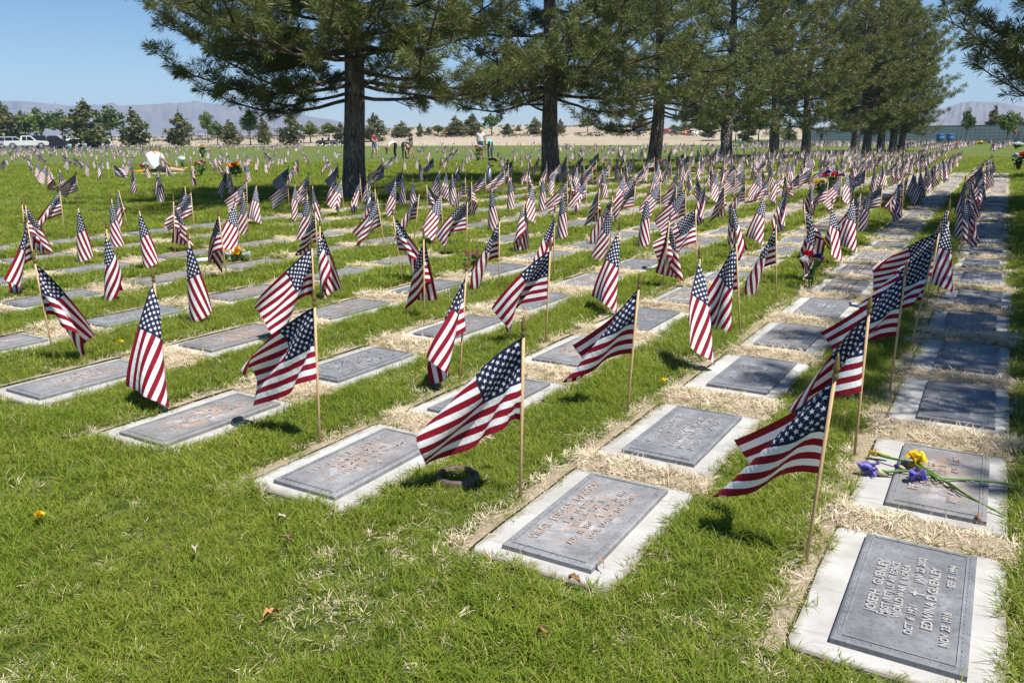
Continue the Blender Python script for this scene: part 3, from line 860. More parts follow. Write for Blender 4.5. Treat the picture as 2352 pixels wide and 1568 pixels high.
for row in [
    (5, 338, 230, 105, 'dark', 150, 'tall dark tree cut by the picture edge, behind the white van', G1),
    (62, 336, 258, 50, 'green', 165, 'mid green tree between the edge tree and the yellow-green one', G1),
    (70, 336, 262, 48, 'lime', 152, 'yellow-green tree above the white pickup', G1),
    (98, 336, 250, 62, 'green', 160, 'tall green tree above the tailgate of the white pickup', G1),
    (148, 336, 254, 55, 'green', 165, 'open green tree above the dark pickup', G1),
    (203, 337, 232, 98, 'dark', 122, 'biggest dark conifer, standing in front of the parked sedans', G1),
    (256, 334, 246, 62, 'green', 150, 'broad green tree just behind the biggest conifer', G1),
    (311, 331, 253, 68, 'dark', 142, 'dark conifer next to the broad green tree, alone against the hills', G1),
    (416, 330, 258, 64, 'dark', 145, 'dark conifer standing by itself before the mountains', G2),
    (478, 322, 256, 32, 'lime', 165, 'slim light green tree, taller of the touching pair', G2),
    (500, 322, 280, 40, 'green', 150, 'small green tree, shorter of the touching pair', G2),
    (530, 328, 278, 52, 'olive', 145, 'olive pine next to the touching pair of green trees', G2),
    (575, 327, 255, 42, 'green', 146, 'bright green tree with clear slim trunk', G2),
    (607, 327, 266, 34, 'olive', 146, 'thin olive pine beside the clear trunked tree', G2),
    (668, 331, 258, 56, 'dark', 142, 'dark pine below the lowest branch of the big pine', G2),
    (713, 327, 280, 42, 'lime', 148, 'yellow-green young tree next to the motorcycles', G2),
    (757, 325, 282, 40, 'lime', 152, 'pale yellow-green tree behind the motorcycles', G2),
    (783, 325, 282, 34, 'olive', 150, 'olive pine beside the big pine trunk', G2),
    (862, 323, 262, 58, 'dark', 146, 'dark pine behind the person in maroon', G2),
    (922, 320, 280, 54, 'olive', 160, 'olive pine behind the man in navy', G2),
    (965, 316, 284, 22, 'olive', 170, 'slim olive tree alone on the sand', G2),
    (1005, 314, 287, 28, 'lime', 172, 'small round light green tree alone on the sand', G2),
    (1048, 316, 268, 52, 'olive', 168, 'olive pine at the near end of the tree clump', G2),
    (1085, 316, 264, 58, 'olive', 172, 'broad olive pine in the middle of the tree clump', G2),
    (1130, 316, 262, 36, 'green', 170, 'rich green tree beside the woman in white', G2),
    (1166, 315, 284, 34, 'dark', 175, 'low dark shrub tree beyond the turquoise top', G2),
    (1229, 314, 271, 44, 'olive', 172, 'olive pine close to the second big trunk', G2),
    (1288, 314, 274, 26, 'olive', 178, 'olive pine half hidden by the second big trunk', G2),
    (1350, 312, 266, 34, 'lime', 176, 'light green leafy tree between the second and third big trunks', G2),
    (1405, 312, 278, 36, 'olive', 174, 'olive pine before the black motorcycles', G2),
    (1474, 313, 262, 50, 'olive', 178, 'olive pine next to the third big trunk', G2),
    (1545, 313, 286, 24, 'lime', 178, 'bright small tree past the third big trunk', G2),
    (1572, 313, 278, 36, 'olive', 176, 'olive pine past the third big trunk', G2),
    (1600, 313, 275, 34, 'green', 176, 'round green tree above the white motorcycle', G2),
    (1656, 326, 250, 50, 'lime', 120, 'lime green tree on a thin trunk before the fourth pine', G2),
    (1716, 326, 268, 42, 'olive', 130, 'olive pine between the fourth and fifth pines', G2),
    (1742, 325, 258, 44, 'green', 135, 'leafy green tree beside the stone benches', G2),
    (1812, 325, 280, 36, 'dark', 138, 'dark bush tree at the end of the grey wall', G2),
    (2218, 328, 249, 24, 'green', 92, 'slim green tree in front of the grey wall', G3),
    (2280, 300, 248, 58, 'olive', 150, 'spreading olive pine rising behind the grey wall', G3),
    (2311, 328, 254, 36, 'lime', 92, 'thin pale young tree in front of the grey wall', G3),
    (2338, 300, 262, 46, 'olive', 150, 'olive tree rising behind the far part of the grey wall', G3),
    (985, 316, 292, 22, 'dark', 190, 'dark low bush on the sand between the slim and the round tree', G2),
    (1028, 315, 290, 26, 'olive', 195, 'low olive bush beside the lone red motorcycle', G2),
    (1190, 315, 288, 26, 'olive', 195, 'low olive bush beyond the dark shrub tree', G2),
    (1258, 314, 290, 24, 'lime', 195, 'small pale bush just before the second big trunk', G2),
    (1378, 313, 292, 22, 'olive', 195, 'low bush between the leafy tree and the olive pine', G2),
    (1440, 313, 284, 30, 'green', 200, 'green bush behind the black motorcycles', G2),
    (1625, 313, 280, 36, 'olive', 190, 'olive pine behind the white motorcycle', G2),
    (1690, 320, 272, 40, 'green', 160, 'green tree just past the fourth pine trunk', G2),
]: far_tree(*row)
# sage and weeds on the sand: uncountable
def brush():
    rng = np.random.RandomState(8)
    n = 5200
    x = rng.uniform(-150, 90, n); v = rng.uniform(30, 190, n) ** 1.0
    keep = fbm(x * 0.03, v * 0.05, 3, 31) > 0.46
    x, v = x[keep], v[keep]
    y = edge_y(np.clip(x, EX0, EX1)) + v; z = berm_z(x, v)
    V = []; T = []
    for X, Y, Z in zip(x, y, z):
        s = rng.uniform(0.12, 0.42)
        q, t = leaf_cloud([(X, Y, Z + s * 0.5, s * 1.3, s * 1.3, s * 0.7)], 14, s * 0.6, rng)
        V.append(q); T.append(t)
    V = np.concatenate(V)
    o = link('desert_brush', fast_mesh('desert_brush', V, np.arange(len(V)).reshape(-1, 4), mat_leaf('sage_leaf', (0.13, 0.115, 0.07), (0.22, 0.19, 0.12)), False, {'tone': ('FACE', np.concatenate(T))}))
    tag(o, kind='stuff')
brush()
# ================================================================ grave markers
COLS = [-0.10, -1.01, -1.96, -2.90, -3.93, -5.05, -6.2, -7.35, -8.5, -9.6]
NCOL = len(COLS)
def row_along(j, k):
    if j <= 2: return 2.15 + (0, 0.88, 1.86)[k] if k < 3 else 2.15 + 1.86 + 0.945 * (k - 2)
    return 2.18 + 0.085 * (j - 3) + (0.99 if j < 6 else 1.0) * k
def col_across(j, k):
    return COLS[j] - 0.010 * max(0, k - 4) * (1 if j else 0.4)
CNAME = ['the iris column', 'the next column from the irises'] + [f'the {ORD[j]} column from the irises' for j in range(1, 12)]
M_PLAQ = [mat_plaque('plaque_slate_grey', (0.092, 0.096, 0.106), (0.25, 0.258, 0.278), (0.27, 0.225, 0.195), 0.12),
          mat_plaque('plaque_mixed_grey', (0.118, 0.119, 0.124), (0.275, 0.278, 0.29), (0.33, 0.245, 0.195), 0.5),
          mat_plaque('plaque_coppery_grey', (0.125, 0.121, 0.122), (0.265, 0.262, 0.265), (0.37, 0.255, 0.185), 0.8)]
M_LET = [mat_letters('letters_grey', (0.26, 0.245, 0.235), (0.44, 0.43, 0.42)), mat_letters('letters_copper', (0.30, 0.225, 0.18), (0.46, 0.41, 0.38))]
PL, PWD, PTH = 0.61, 0.29, 0.017      # plaque length along the column, width across, thickness
SL, SW, STH = 0.715, 0.455, 0.13
def slab_mesh(seed):
    rng = random.Random(seed)
    bm = bmesh.new()
    n = 5; cr = 0.035
    pts = []
    for (cx, cy, a0) in ((SW / 2 - cr, SL / 2 - cr, 0), (-SW / 2 + cr, SL / 2 - cr, 90), (-SW / 2 + cr, -SL / 2 + cr, 180), (SW / 2 - cr, -SL / 2 + cr, 270)):
        for k in range(n):
            a = math.radians(a0 + 90 * k / (n - 1))
            pts.append((cx + cr * math.cos(a) + rng.uniform(-.0025, .0025), cy + cr * math.sin(a) + rng.uniform(-.0025, .0025)))
    # intermediate points so the edges wander a little
    full = []
    for i, p in enumerate(pts):
        q = pts[(i + 1) % len(pts)]; d = math.dist(p, q)
        full.append(p)
        if d > 0.1:
            for t in range(1, 7):
                full.append((p[0] + (q[0] - p[0]) * t / 7 + rng.uniform(-.003, .003), p[1] + (q[1] - p[1]) * t / 7 + rng.uniform(-.003, .003)))
    lo = [bm.verts.new((x, y, -STH)) for x, y in full]
    m = [bm.verts.new((x, y, -0.006)) for x, y in full]
    hi = [bm.verts.new((x * 0.985, y * 0.99, 0.0)) for x, y in full]
    N = len(full)
    for i in range(N):
        k = (i + 1) % N
        bm.faces.new((lo[i], lo[k], m[k], m[i])); bm.faces.new((m[i], m[k], hi[k], hi[i]))
    bm.faces.new(hi); bm.faces.new(list(reversed(lo)))
    me = bpy.data.meshes.new('slab'); bm.to_mesh(me); bm.free()
    me.materials.append(M_CONC)
    return me
SLABS = [slab_mesh(s) for s in range(4)]
def plaque_mesh(mat):
    mb = MB(); x, y = PWD / 2, PL / 2; b = 0.006
    mb.add([(-x, -y, 0), (x, -y, 0), (x, y, 0), (-x, y, 0), (-x, -y, PTH - b * .6), (x, -y, PTH - b * .6), (x, y, PTH - b * .6), (-x, y, PTH - b * .6),
            (-x + b, -y + b, PTH), (x - b, -y + b, PTH), (x - b, y - b, PTH), (-x + b, y - b, PTH)],
           [(0, 1, 5, 4), (1, 2, 6, 5), (2, 3, 7, 6), (3, 0, 4, 7), (4, 5, 9, 8), (5, 6, 10, 9), (6, 7, 11, 10), (7, 4, 8, 11), (8, 9, 10, 11)])
    return mb.mesh('plaque', mat)
def border_mesh(mat):
    mb = MB(); x, y, w = PWD / 2 - 0.022, PL / 2 - 0.022, 0.0045
    h = 0.003
    for (cx, cy, dx, dy) in ((0, y, 2 * x, w), (0, -y, 2 * x, w), (x, 0, w, 2 * y - w), (-x, 0, w, 2 * y - w)):
        mb.box((cx, cy, PTH + h / 2 - 0.0005), (dx, dy, h + 0.001), 0, 0.97)
    for i in range(28):      # small raised beads along the outer rim
        yy = -PL / 2 + 0.03 + i * (PL - 0.06) / 27
        for sx in (-1, 1): mb.box((sx * (PWD / 2 - 0.013), yy, PTH + 0.0006), (0.007, 0.011, 0.003), 0.3 * (i % 2), 0.6)
    for i in range(12):
        xx = -PWD / 2 + 0.03 + i * (PWD - 0.06) / 11
        for sy in (-1, 1): mb.box((xx, sy * (PL / 2 - 0.013), PTH + 0.0006), (0.011, 0.007, 0.003), 0.3 * (i % 2), 0.6)
    return mb.mesh('border', mat)
PLAQ = [plaque_mesh(m) for m in M_PLAQ]
BORD = [border_mesh(m) for m in M_PLAQ]
def text_mesh(lines, mat):
    """Raised lettering. lines = (text, position across from the head edge, height, centre along, squeeze)."""
    verts, faces = [], []
    for (txt, xx, size, cy, sq) in lines:
        cu = bpy.data.curves.new('lettering', 'FONT')
        cu.body = txt; cu.size = size * 1.38; cu.extrude = 0.0028; cu.resolution_u = 2; cu.align_x = 'CENTER'; cu.align_y = 'CENTER'
        cu.offset = 0.0006
        o = bpy.data.objects.new('lettering', cu)
        me = bpy.data.meshes.new_from_object(o)
        n = len(verts)
        for v in me.vertices:                      # text runs along +y, its top towards -x
            verts.append((xx - v.co.y, cy + v.co.x * sq, PTH + 0.0016 + v.co.z))
        faces += [tuple(i + n for i in p.vertices) for p in me.polygons]
        bpy.data.objects.remove(o); bpy.data.curves.remove(cu); bpy.data.meshes.remove(me)
    me = bpy.data.meshes.new('lettering'); me.from_pydata(verts, [], faces); me.materials.append(mat)
    return me
def cross(mb, x, y, s=1.0):
    mb.box((x, y, PTH + 0.0015), (0.034 * s, 0.0065, 0.005)); mb.box((x - 0.006 * s, y, PTH + 0.0017), (0.0065, 0.024 * s, 0.005))
def worn_letters(seed, mat, rows):
    """Weathered lettering that no longer reads: short raised strokes in lines."""
    R = random.Random(seed); mb = MB()
    for (x, h, L) in rows:
        y = -L / 2 + R.uniform(-.01, .01)
        while y < L / 2:
            if R.random() < 0.16: y += h * 0.8; continue
            w = h * R.uniform(0.5, 0.75); t = h * 0.16
            for _ in range(R.choice((2, 2, 3))):
                if R.random() < 0.55: mb.box((x, y + R.uniform(0, w), PTH + 0.001), (h, t, 0.0035))
                else: mb.box((x + R.choice((-.45, 0, .45)) * h, y + w / 2, PTH + 0.0012), (t, w, 0.0035))
            y += w + h * 0.35
    if rows and R.random() < 0.7: cross(mb, rows[-1][0] + 0.0 if len(rows) < 4 else 0.085, 0.0, 0.9)
    return mb.mesh('lettering', mat)
ROWSETS = [[(-0.075, 0.026, 0.40), (-0.035, 0.018, 0.24), (-0.002, 0.018, 0.26), (0.035, 0.018, 0.42)],
           [(-0.085, 0.026, 0.36), (-0.05, 0.018, 0.20), (-0.02, 0.018, 0.24), (0.012, 0.017, 0.40), (0.05, 0.024, 0.36), (0.085, 0.017, 0.42)],
           [(-0.065, 0.030, 0.34), (-0.02, 0.019, 0.22), (0.018, 0.019, 0.18), (0.055, 0.019, 0.40)]]
WORN = [[worn_letters(7 * i + c, M_LET[c], ROWSETS[i % 3]) for i in range(6)] for c in (0, 1)]
REAL = {
    (0, 0): (0, 0, [('JOSEPH   GUENLEY', -0.078, 0.025, 0.0, 1.0), ('MSGT (RET)  US AIR FORCE', -0.047, 0.0195, 0.0, 0.92), ('WORLD WAR II  KOREA', -0.019, 0.0195, 0.0, 1.0),
                    ('OCT  6  1921', 0.014, 0.0195, -0.135, 0.95), ('JAN  22  2002', 0.014, 0.0195, 0.135, 0.95), ('EDWINA D GUENLEY', 0.052, 0.025, 0.0, 1.0),
                    ('NOV  23  1918', 0.092, 0.0195, -0.14, 0.95), ('SEP  5  1994', 0.092, 0.0195, 0.14, 0.95)], 0.018),
    (1, 0): (1, 1, [('VIRGIL  EUGENE  DAWSON', -0.082, 0.029, 0.0, 0.95), ('BM3   US NAVY', -0.040, 0.020, 0.0, 1.0), ('WORLD  WAR  II', -0.006, 0.020, 0.0, 1.0),
                    ('AUG  19  1926', 0.028, 0.020, -0.13, 0.95), ('AUG  22  1993', 0.028, 0.020, 0.13, 0.95), ('YOUR  LOVING  DAUGHTER', 0.068, 0.021, 0.02, 0.95)], 0.030),
    (1, 1): (0, 0, [('NORRIS W. COX WEBSTER', -0.085, 0.022, 0.0, 1.0), ('US NAVY', -0.052, 0.017, 0.0, 1.0), ('WORLD WAR II', -0.022, 0.018, 0.0, 1.0),
                    ('AUG 8 1921', 0.010, 0.018, -0.125, 0.95), ('JAN 22 1987', 0.010, 0.018, 0.125, 0.95), ('LORENE FAULKNER WEBSTER', 0.046, 0.022, 0.0, 0.95),
                    ('JUN 3 1926', 0.086, 0.018, -0.13, 0.95), ('AUG 10 2001', 0.086, 0.018, 0.13, 0.95)], 0.014),
    (0, 1): (2, 1, [('PETER  A  NORRIS', -0.075, 0.030, 0.0, 1.0), ('TEC 5   US ARMY', -0.035, 0.022, 0.0, 1.0), ('WORLD  WAR  II', 0.002, 0.021, 0.0, 1.0),
                    ('JAN  6  1922', 0.040, 0.022, -0.14, 1.0), ('AUG  1  1987', 0.040, 0.022, 0.14, 1.0)], 0.085),
}
MARKER_CELLS = []
Rm = random.Random(5)
SPECIAL = {(0, 0): 'slate grey plaque on a pale slab, closest of the iris column', (0, 1): 'coppery grey plaque with iris stems lying across it',
           (1, 0): 'copper lettered grey plaque, closest of the next column from the irises', (0, 2): 'plaque half in dappled pine shade, just behind the iris marker',
           (1, 1): 'light grey plaque with relief cross, second of the next column from the irises',
           (3, 0): 'copper stained plaque, closest of the third column from the irises', (2, 0): 'mottled grey plaque behind the round vase ring in the grass'}
def in_view(a, b, m=60):
    p = ab(a, b); x, y = project(p[0], p[1], 0.05)
    return -m < x < PW + m and 0 < y < PH + 220
def make_markers():
    for j in range(NCOL):
        for k in range(29 if j < 4 else 27):
            a = row_along(j, k); b = col_across(j, k)
            if a > 29.2: continue
            if (j, k) == (2, 1): a += 0.03
            if k > 2: a += Rm.uniform(-.03, .03); b += Rm.uniform(-.015, .015)
            if not in_view(a, b, 110): continue
            if j >= 5 and k > 4 and Rm.random() < 0.10: continue
            p = ab(a, b)
            rz = -YAW + Rm.uniform(-.012, .012)
            lab = SPECIAL.get((j, k), f'flat grey grave marker, {ORD[k]} back in {CNAME[j]}')
            root = empty('grave_marker', (p[0], p[1], 0.010 + Rm.uniform(-.003, .004)), rz, lab, 'grave marker', 'flat grave markers set in the lawn')
            link('slab', SLABS[(j + k) % 4], root)
            sp = REAL.get((j, k))
            mi = sp[0] if sp else (2 if (j, k) in ((3, 0),) else Rm.choice((0, 0, 1, 1, 2)))
            if (j, k) == (2, 0): mi = 1
            off = {(0, 0): 0.01, (0, 1): 0.025, (0, 2): 0.03, (0, 3): 0.03, (1, 0): 0.0}.get((j, k), Rm.uniform(-0.01, 0.02))
            pl = link('plaque', PLAQ[mi], root, (off, Rm.uniform(-.01, .01), 0.0005))
            dist = math.hypot(p[0], p[1])
            if dist < 13:
                link('border', BORD[mi], pl)
                if sp:
                    me = text_mesh(sp[2], M_LET[sp[1]])
                    link('lettering', me, pl)['kind'] = 'stuff'
                    mb = MB(); cross(mb, sp[3], 0.0, 1.05)
                    link('cross_relief', mb.mesh('cross_relief', M_LET[sp[1]]), pl)
                else:
                    link('lettering', WORN[1 if mi else 0][(j * 3 + k) % 6], pl)['kind'] = 'stuff'
            MARKER_CELLS.append((j, k, a, b, p[0], p[1]))
make_markers()
# a few markers half lost in the grass of the open lawn
for i, (px, py, w, lab) in enumerate([(8, 467, 30, 'grave marker sunk in the open lawn at the picture edge, farther of two'), (14, 484, 34, 'grave marker sunk in the open lawn at the picture edge, nearer of two'),
                                      (218, 485, 40, 'grave marker sunk in the open lawn behind the flags on the lawn side'), (425, 473, 30, 'grave marker sunk in the lawn at the tip of the pine shadow')]):
    p = at(px, py)
    root = empty('grave_marker', (p[0], p[1], 0.012), -YAW, lab, 'grave marker', 'flat grave markers set in the lawn')
    link('slab', SLABS[i % 4], root); link('plaque', PLAQ[i % 3], root, (0, 0, 0.0005))
# ================================================================ flags
DRAPES = [(0, 0, .3, .3), (0, 0, .3, -1.2), (.4, .2, .4, .2), (.8, -.3, .5, -.2), (1.2, .3, .5, .3), (1.5, -.2, .5, 0), (1.9, .4, .5, .2), (2.2, -.3, .5, -.3), (2.6, .3, .5, .1),
          (3.0, -.3, .5, 0), (3.8, .3, .5, .2), (0, 1.0, .5, .5), (.3, -1.6, .5, -.6), (.8, 1.3, .5, .3), (-.5, .7, .4, .9), (-.8, -1.3, .4, -.9), (1.7, 1.2, .5, .4), (2.2, -1.2, .5, -.4),
          (1.0, -1.0, .6, -.5), (.2, .5, .4, 1.5),
          (1.6, .5, .5, .2), (1.7, -.35, .5, -.1), (1.8, .7, .5, .3), (1.65, 0, .5, 0), (1.75, -.8, .5, -.3), (1.55, .9, .5, .4),
          (2.0, 0, .8, .2), (1.9, -.6, .9, -.4), (.6, .6, .8, .8), (-.2, .3, .5, .1), (1.3, -.7, .7, -.6), (2.1, .9, .8, .5), (.9, .2, .7, 0), (0, -.8, .6, -.9), (.5, -.3, .8, -.3), (1.1, .5, .9, .7)]
BLOWN = {6, 7, 8, 9, 10, 17, 22, 26, 27, 31}
HALF = {12, 5, 4, 13, 15, 16, 20, 21, 23, 24, 25, 30, 35, 28}
CLOTH = drape_flags(DRAPES)
STICK = 0.625                       # height of the finial tip above the grass
TOP = 0.562                        # top corner of the cloth
def cloth_mesh(i):
    q = np.stack(np.meshgrid(np.arange(NV - 1), np.arange(NU - 1), indexing='ij'), -1).reshape(-1, 2)
    r, c = q[:, 0], q[:, 1]
    f = np.stack([(r + 1) * NU + c, (r + 1) * NU + c + 1, r * NU + c + 1, r * NU + c], -1)
    v = CLOTH[i].reshape(-1, 3) + np.array([0, 0, TOP])
    me = fast_mesh('flag_cloth', v, f, M_FLAG, True)
    uv = me.uv_layers.new(name='UVMap')
    U = (np.arange(NV * NU) % NU) / (NU - 1); V = 1 - (np.arange(NV * NU) // NU) / (NV - 1)
    idx = f.ravel()
    uv.data.foreach_set('uv', np.stack([U[idx], V[idx]], -1).astype(np.float32).ravel())
    return me
CLOTHS = [cloth_mesh(i) for i in range(len(DRAPES))]
mb = MB(); mb.tube([(0, 0, -0.10), (0, 0, 0.2), (0, 0, TOP + 0.008)], [0.0053, 0.0053, 0.0053], 8)
STICK_ME = mb.mesh('stick', plain('flag_stick_wood', (0.50, 0.335, 0.17), 0.55, 0, 0.25, 60), True)
mb = MB(); mb.lathe([(0.0064, TOP + 0.002), (0.0085, TOP + 0.005), (0.0088, TOP + 0.016), (0.0058, TOP + 0.020), (0.0086, TOP + 0.025), (0.0094, TOP + 0.034), (0.0066, TOP + 0.048), (0.0040, TOP + 0.064), (0.0008, STICK + 0.010)], 9)
FINIAL_ME = mb.mesh('finial', plain('finial_old_gold', (0.20, 0.145, 0.045), 0.42, 0.35), True)
FLAGS = []          # (x, y, variant, yaw degrees, lean x, lean y, label, scale)
def flag_at(px, py, tx, var, yaw, size=1.0):
    p = at(px, py)
    d = p[1]
    zt = 0.585 * size
    x0, _ = project(p[0], p[1], zt)
    lean = (tx - x0) / FOC * d / zt
    FLAGS.append([p[0], p[1], var, yaw, max(-.25, min(.25, lean)), random.Random(px * 7 + py).uniform(-.06, .06), None, size])
def crop(o, x, y):                      # zoom-crop coordinates of the measuring pass -> photograph pixels
    return (x / 5.47 + o) / 1.08844, (y / 5.47 + 440) / 1.08844
def fc(o, bx, by, tx, var, yaw):
    b = crop(o, bx, by); t = crop(o, tx, by)
    flag_at(b[0], b[1], t[0], var, yaw)
for a in [(1850, 1297, 1912, 7, 140), (1962, 1050, 1993, 27, 160), (2043, 903, 2082, 7, 168), (2092, 798, 2141, 6, 160), (2124, 722, 2153, 26, 152), (2154, 677, 2180, 23, 238),
          (1195, 1143, 1203, 6, 157), (735, 1022, 718, 26, 158), (1440, 952, 1470, 7, 158), (386, 918, 352, 23, 262), (127, 835, 85, 18, 75), (1055, 878, 1071, 25, 205),
          (1253, 790, 1264, 10, 160), (1146, 671, 1147, 12, 250), (975, 740, 974, 23, 100), (460, 745, 435, 0, 240), (262, 695, 246, 2, 240), (522, 645, 504, 27, 160),
          (1610, 830, 1609, 20, 240), (1700, 765, 1693, 31, 158), (1783, 690, 1786, 12, 225), (1410, 712, 1422, 23, 235), (1522, 668, 1537, 15, 185), (737, 689, 733, 11, 245), (726, 775, 718, 17, 240)]:
    flag_at(*a)
for a in [(388, 1130, 303, 18, 70), (418, 1150, 325, 15, 205), (1158, 1215, 1075, 0, 240), (1615, 1005, 1512, 0, 300), (2065, 1305, 1880, 0, 240), (1045, 400, 1030, 22, 158),
          (1825, 210, 1795, 1, 300), (2192, 390, 2180, 0, 240), (700, 165, 620, 1, 300), (735, 175, 668, 1, 240), (855, 275, 828, 0, 240)]: fc(0, *a)
for a in [(320, 850, 250, 6, 163), (950, 1095, 875, 20, 242), (1055, 850, 978, 14, 60), (1195, 675, 1157, 23, 265), (1905, 420, 1868, 20, 205), (1975, 690, 1920, 1, 300), (1900, 900, 1845, 14, 60),
          (45, 1070, 10, 15, 205), (820, 270, 775, 0, 300), (1600, 235, 1590, 17, 238), (2290, 190, 2270, 20, 190), (300, 165, 265, 1, 240), (1030, 110, 1005, 2, 300)]: fc(430, *a)
for a in [(258, 505, 215, 21, 235), (322, 640, 312, 3, 10), (465, 770, 425, 12, 240), (565, 1030, 445, 7, 193), (800, 430, 800, 1, 0), (955, 505, 940, 0, 300), (1155, 665, 1130, 18, 70), (1300, 300, 1310, 20, 238),
          (1495, 420, 1480, 0, 240), (1945, 380, 1935, 22, 158), (1745, 600, 1745, 21, 100), (1365, 930, 1320, 17, 268), (1668, 1100, 1690, 10, 155), (955, 900, 1030, 12, 240), (2030, 765, 2025, 0, 240),
          (2175, 310, 2200, 6, 163), (2275, 500, 2285, 0, 240), (550, 125, 530, 22, 158)]: fc(860, *a)
for a in [(30, 1060, 125, 3, 300), (235, 670, 225, 20, 242), (355, 500, 365, 0, 240), (710, 600, 700, 7, 193), (620, 890, 645, 0, 240), (510, 1385, 530, 21, 235), (1105, 760, 1140, 23, 100), (1590, 700, 1630, 10, 155),
          (1970, 640, 1980, 17, 238), (2160, 720, 2200, 23, 100), (2255, 545, 2290, 7, 193), (1735, 1000, 1798, 0, 240), (1285, 960, 1320, 12, 240), (750, 440, 760, 15, 185), (1480, 480, 1480, 17, 268)]: fc(1290, *a)
for a in [(1645, 1180, 1605, 18, 70), (1950, 1190, 1960, 20, 242), (2200, 1060, 2258, 23, 236), (215, 690, 230, 21, 235), (485, 680, 505, 23, 100), (765, 600, 785, 12, 240), (950, 980, 1060, 23, 236), (1300, 790, 1335, 21, 235),
          (615, 1020, 615, 1, 300), (1405, 380, 1330, 15, 205), (2065, 500, 2100, 17, 238), (990, 380, 975, 20, 205)]: fc(1720, *a)
# flags on the open lawn, read off at their tips
def lawn_flag(px, py, var, yaw):
    p = at(px / 1.08844, py / 1.08844, 0.585)
    FLAGS.append([p[0], p[1], var, yaw, Rf.uniform(-.07, .07), Rf.uniform(-.05, .05), 'lawn', 1.0])
Rf = random.Random(77)
LIMP = [(0, 240), (0, 270), (1, 60), (2, 240), (2, 210), (3, 300), (3, 100), (4, 300), (11, 60), (14, 60), (12, 265), (17, 268), (20, 240), (23, 265), (23, 236), (21, 238), (19, 268), (12, 238), (25, 205), (16, 210), (11, 270), (18, 75), (15, 205), (28, 60), (28, 270), (29, 240), (29, 300), (30, 230), (30, 265), (32, 240), (32, 270), (33, 100), (33, 60), (34, 250), (35, 235), (35, 270), (16, 240), (25, 240)]
WIND = [(6, 155), (7, 160), (8, 158), (10, 154), (22, 160), (26, 155), (27, 160), (31, 155), (20, 190), (17, 220)]
def pick(p=0.2):
    v, y = Rf.choice(WIND if Rf.random() < p else LIMP)
    return v, y + Rf.uniform(-18, 18)
c7 = [(370, 490), (415, 515), (510, 540), (612, 600), (668, 650), (825, 650), (930, 490), (1110, 515), (1200, 540), (1330, 560), (1375, 490), (1470, 490), (1665, 510), (1810, 470), (1790, 665), (1955, 490), (2000, 555), (2210, 470),
      (2275, 540), (2185, 690), (440, 420), (1260, 480), (1680, 440), (310, 400), (60, 470), (140, 440), (205, 420), (330, 425), (1150, 410), (1310, 420), (1420, 400), (1540, 420), (1745, 410), (1850, 405), (2050, 430), (2130, 400)]
w7 = [(1028, 740, 22, 153), (545, 565, 17, 300), (500, 460, 8, 0), (840, 470, 8, 2), (985, 500, 8, 0), (1555, 600, 9, 350), (1810, 540, 17, 240), (60, 530, 9, 153)]
c8 = [(30, 470), (240, 440), (265, 540), (370, 410), (300, 385), (150, 390), (505, 505), (600, 455), (720, 440), (790, 450), (765, 685), (890, 410), (910, 460), (965, 500), (1005, 570), (1090, 470), (1020, 440), (980, 390), (1160, 500),
      (1150, 440), (1270, 510), (1325, 400), (1400, 490), (1470, 450), (1495, 450), (1535, 440), (1590, 380), (1695, 510), (1730, 510), (1800, 380), (2010, 370), (2225, 385), (2065, 420), (2115, 450), (2155, 520), (2200, 560), (745, 390),
      (540, 410), (655, 420), (500, 385), (1610, 400), (1385, 395), (1415, 370), (2300, 410), (2340, 430), (1820, 430)]
w8 = [(615, 545, 18, 75), (690, 480, 20, 205), (1240, 430, 8, 2), (1655, 600, 12, 300), (1805, 450, 18, 60), (790, 520, 20, 240)]
for x, y in c7: lawn_flag(x / 5.47, y / 5.47 + 300, *pick(0.0))
for x, y, v, yw in w7: lawn_flag(x / 5.47, y / 5.47 + 300, v, yw)
for x, y in c8: lawn_flag(x / 5.47 + 430, y / 5.47 + 300, *pick(0.0))
for x, y, v, yw in w8: lawn_flag(x / 5.47 + 430, y / 5.47 + 300, v, yw)
r2 = [(420, 490), (530, 490), (578, 515), (660, 510), (690, 555), (735, 490), (830, 505), (880, 510), (935, 555), (970, 520), (1000, 490), (1020, 482), (1040, 470), (1240, 500), (1260, 510), (1285, 520), (1375, 500), (1425, 510),
      (1490, 480), (1500, 530), (1640, 560), (1680, 510), (1700, 490), (1725, 470), (1800, 460), (1970, 490), (2030, 510), (2090, 480), (2140, 510), (1350, 460), (1410, 480), (1450, 480), (1220, 480), (1330, 480), (850, 470), (910, 460), (715, 460), (760, 470)]
w2 = [(425, 580, 7, 178), (490, 520, 8, 155), (780, 530, 8, 157), (905, 490, 22, 159), (1320, 548, 8, 153), (1800, 520, 10, 159), (1910, 500, 8, 157), (940, 470, 22, 153)]
for x, y in r2: lawn_flag(x / 2.735 + 800, y / 2.735 + 200, *pick(0.0))
for x, y, v, yw in w2: lawn_flag(x / 2.735 + 800, y / 2.735 + 200, v, yw)
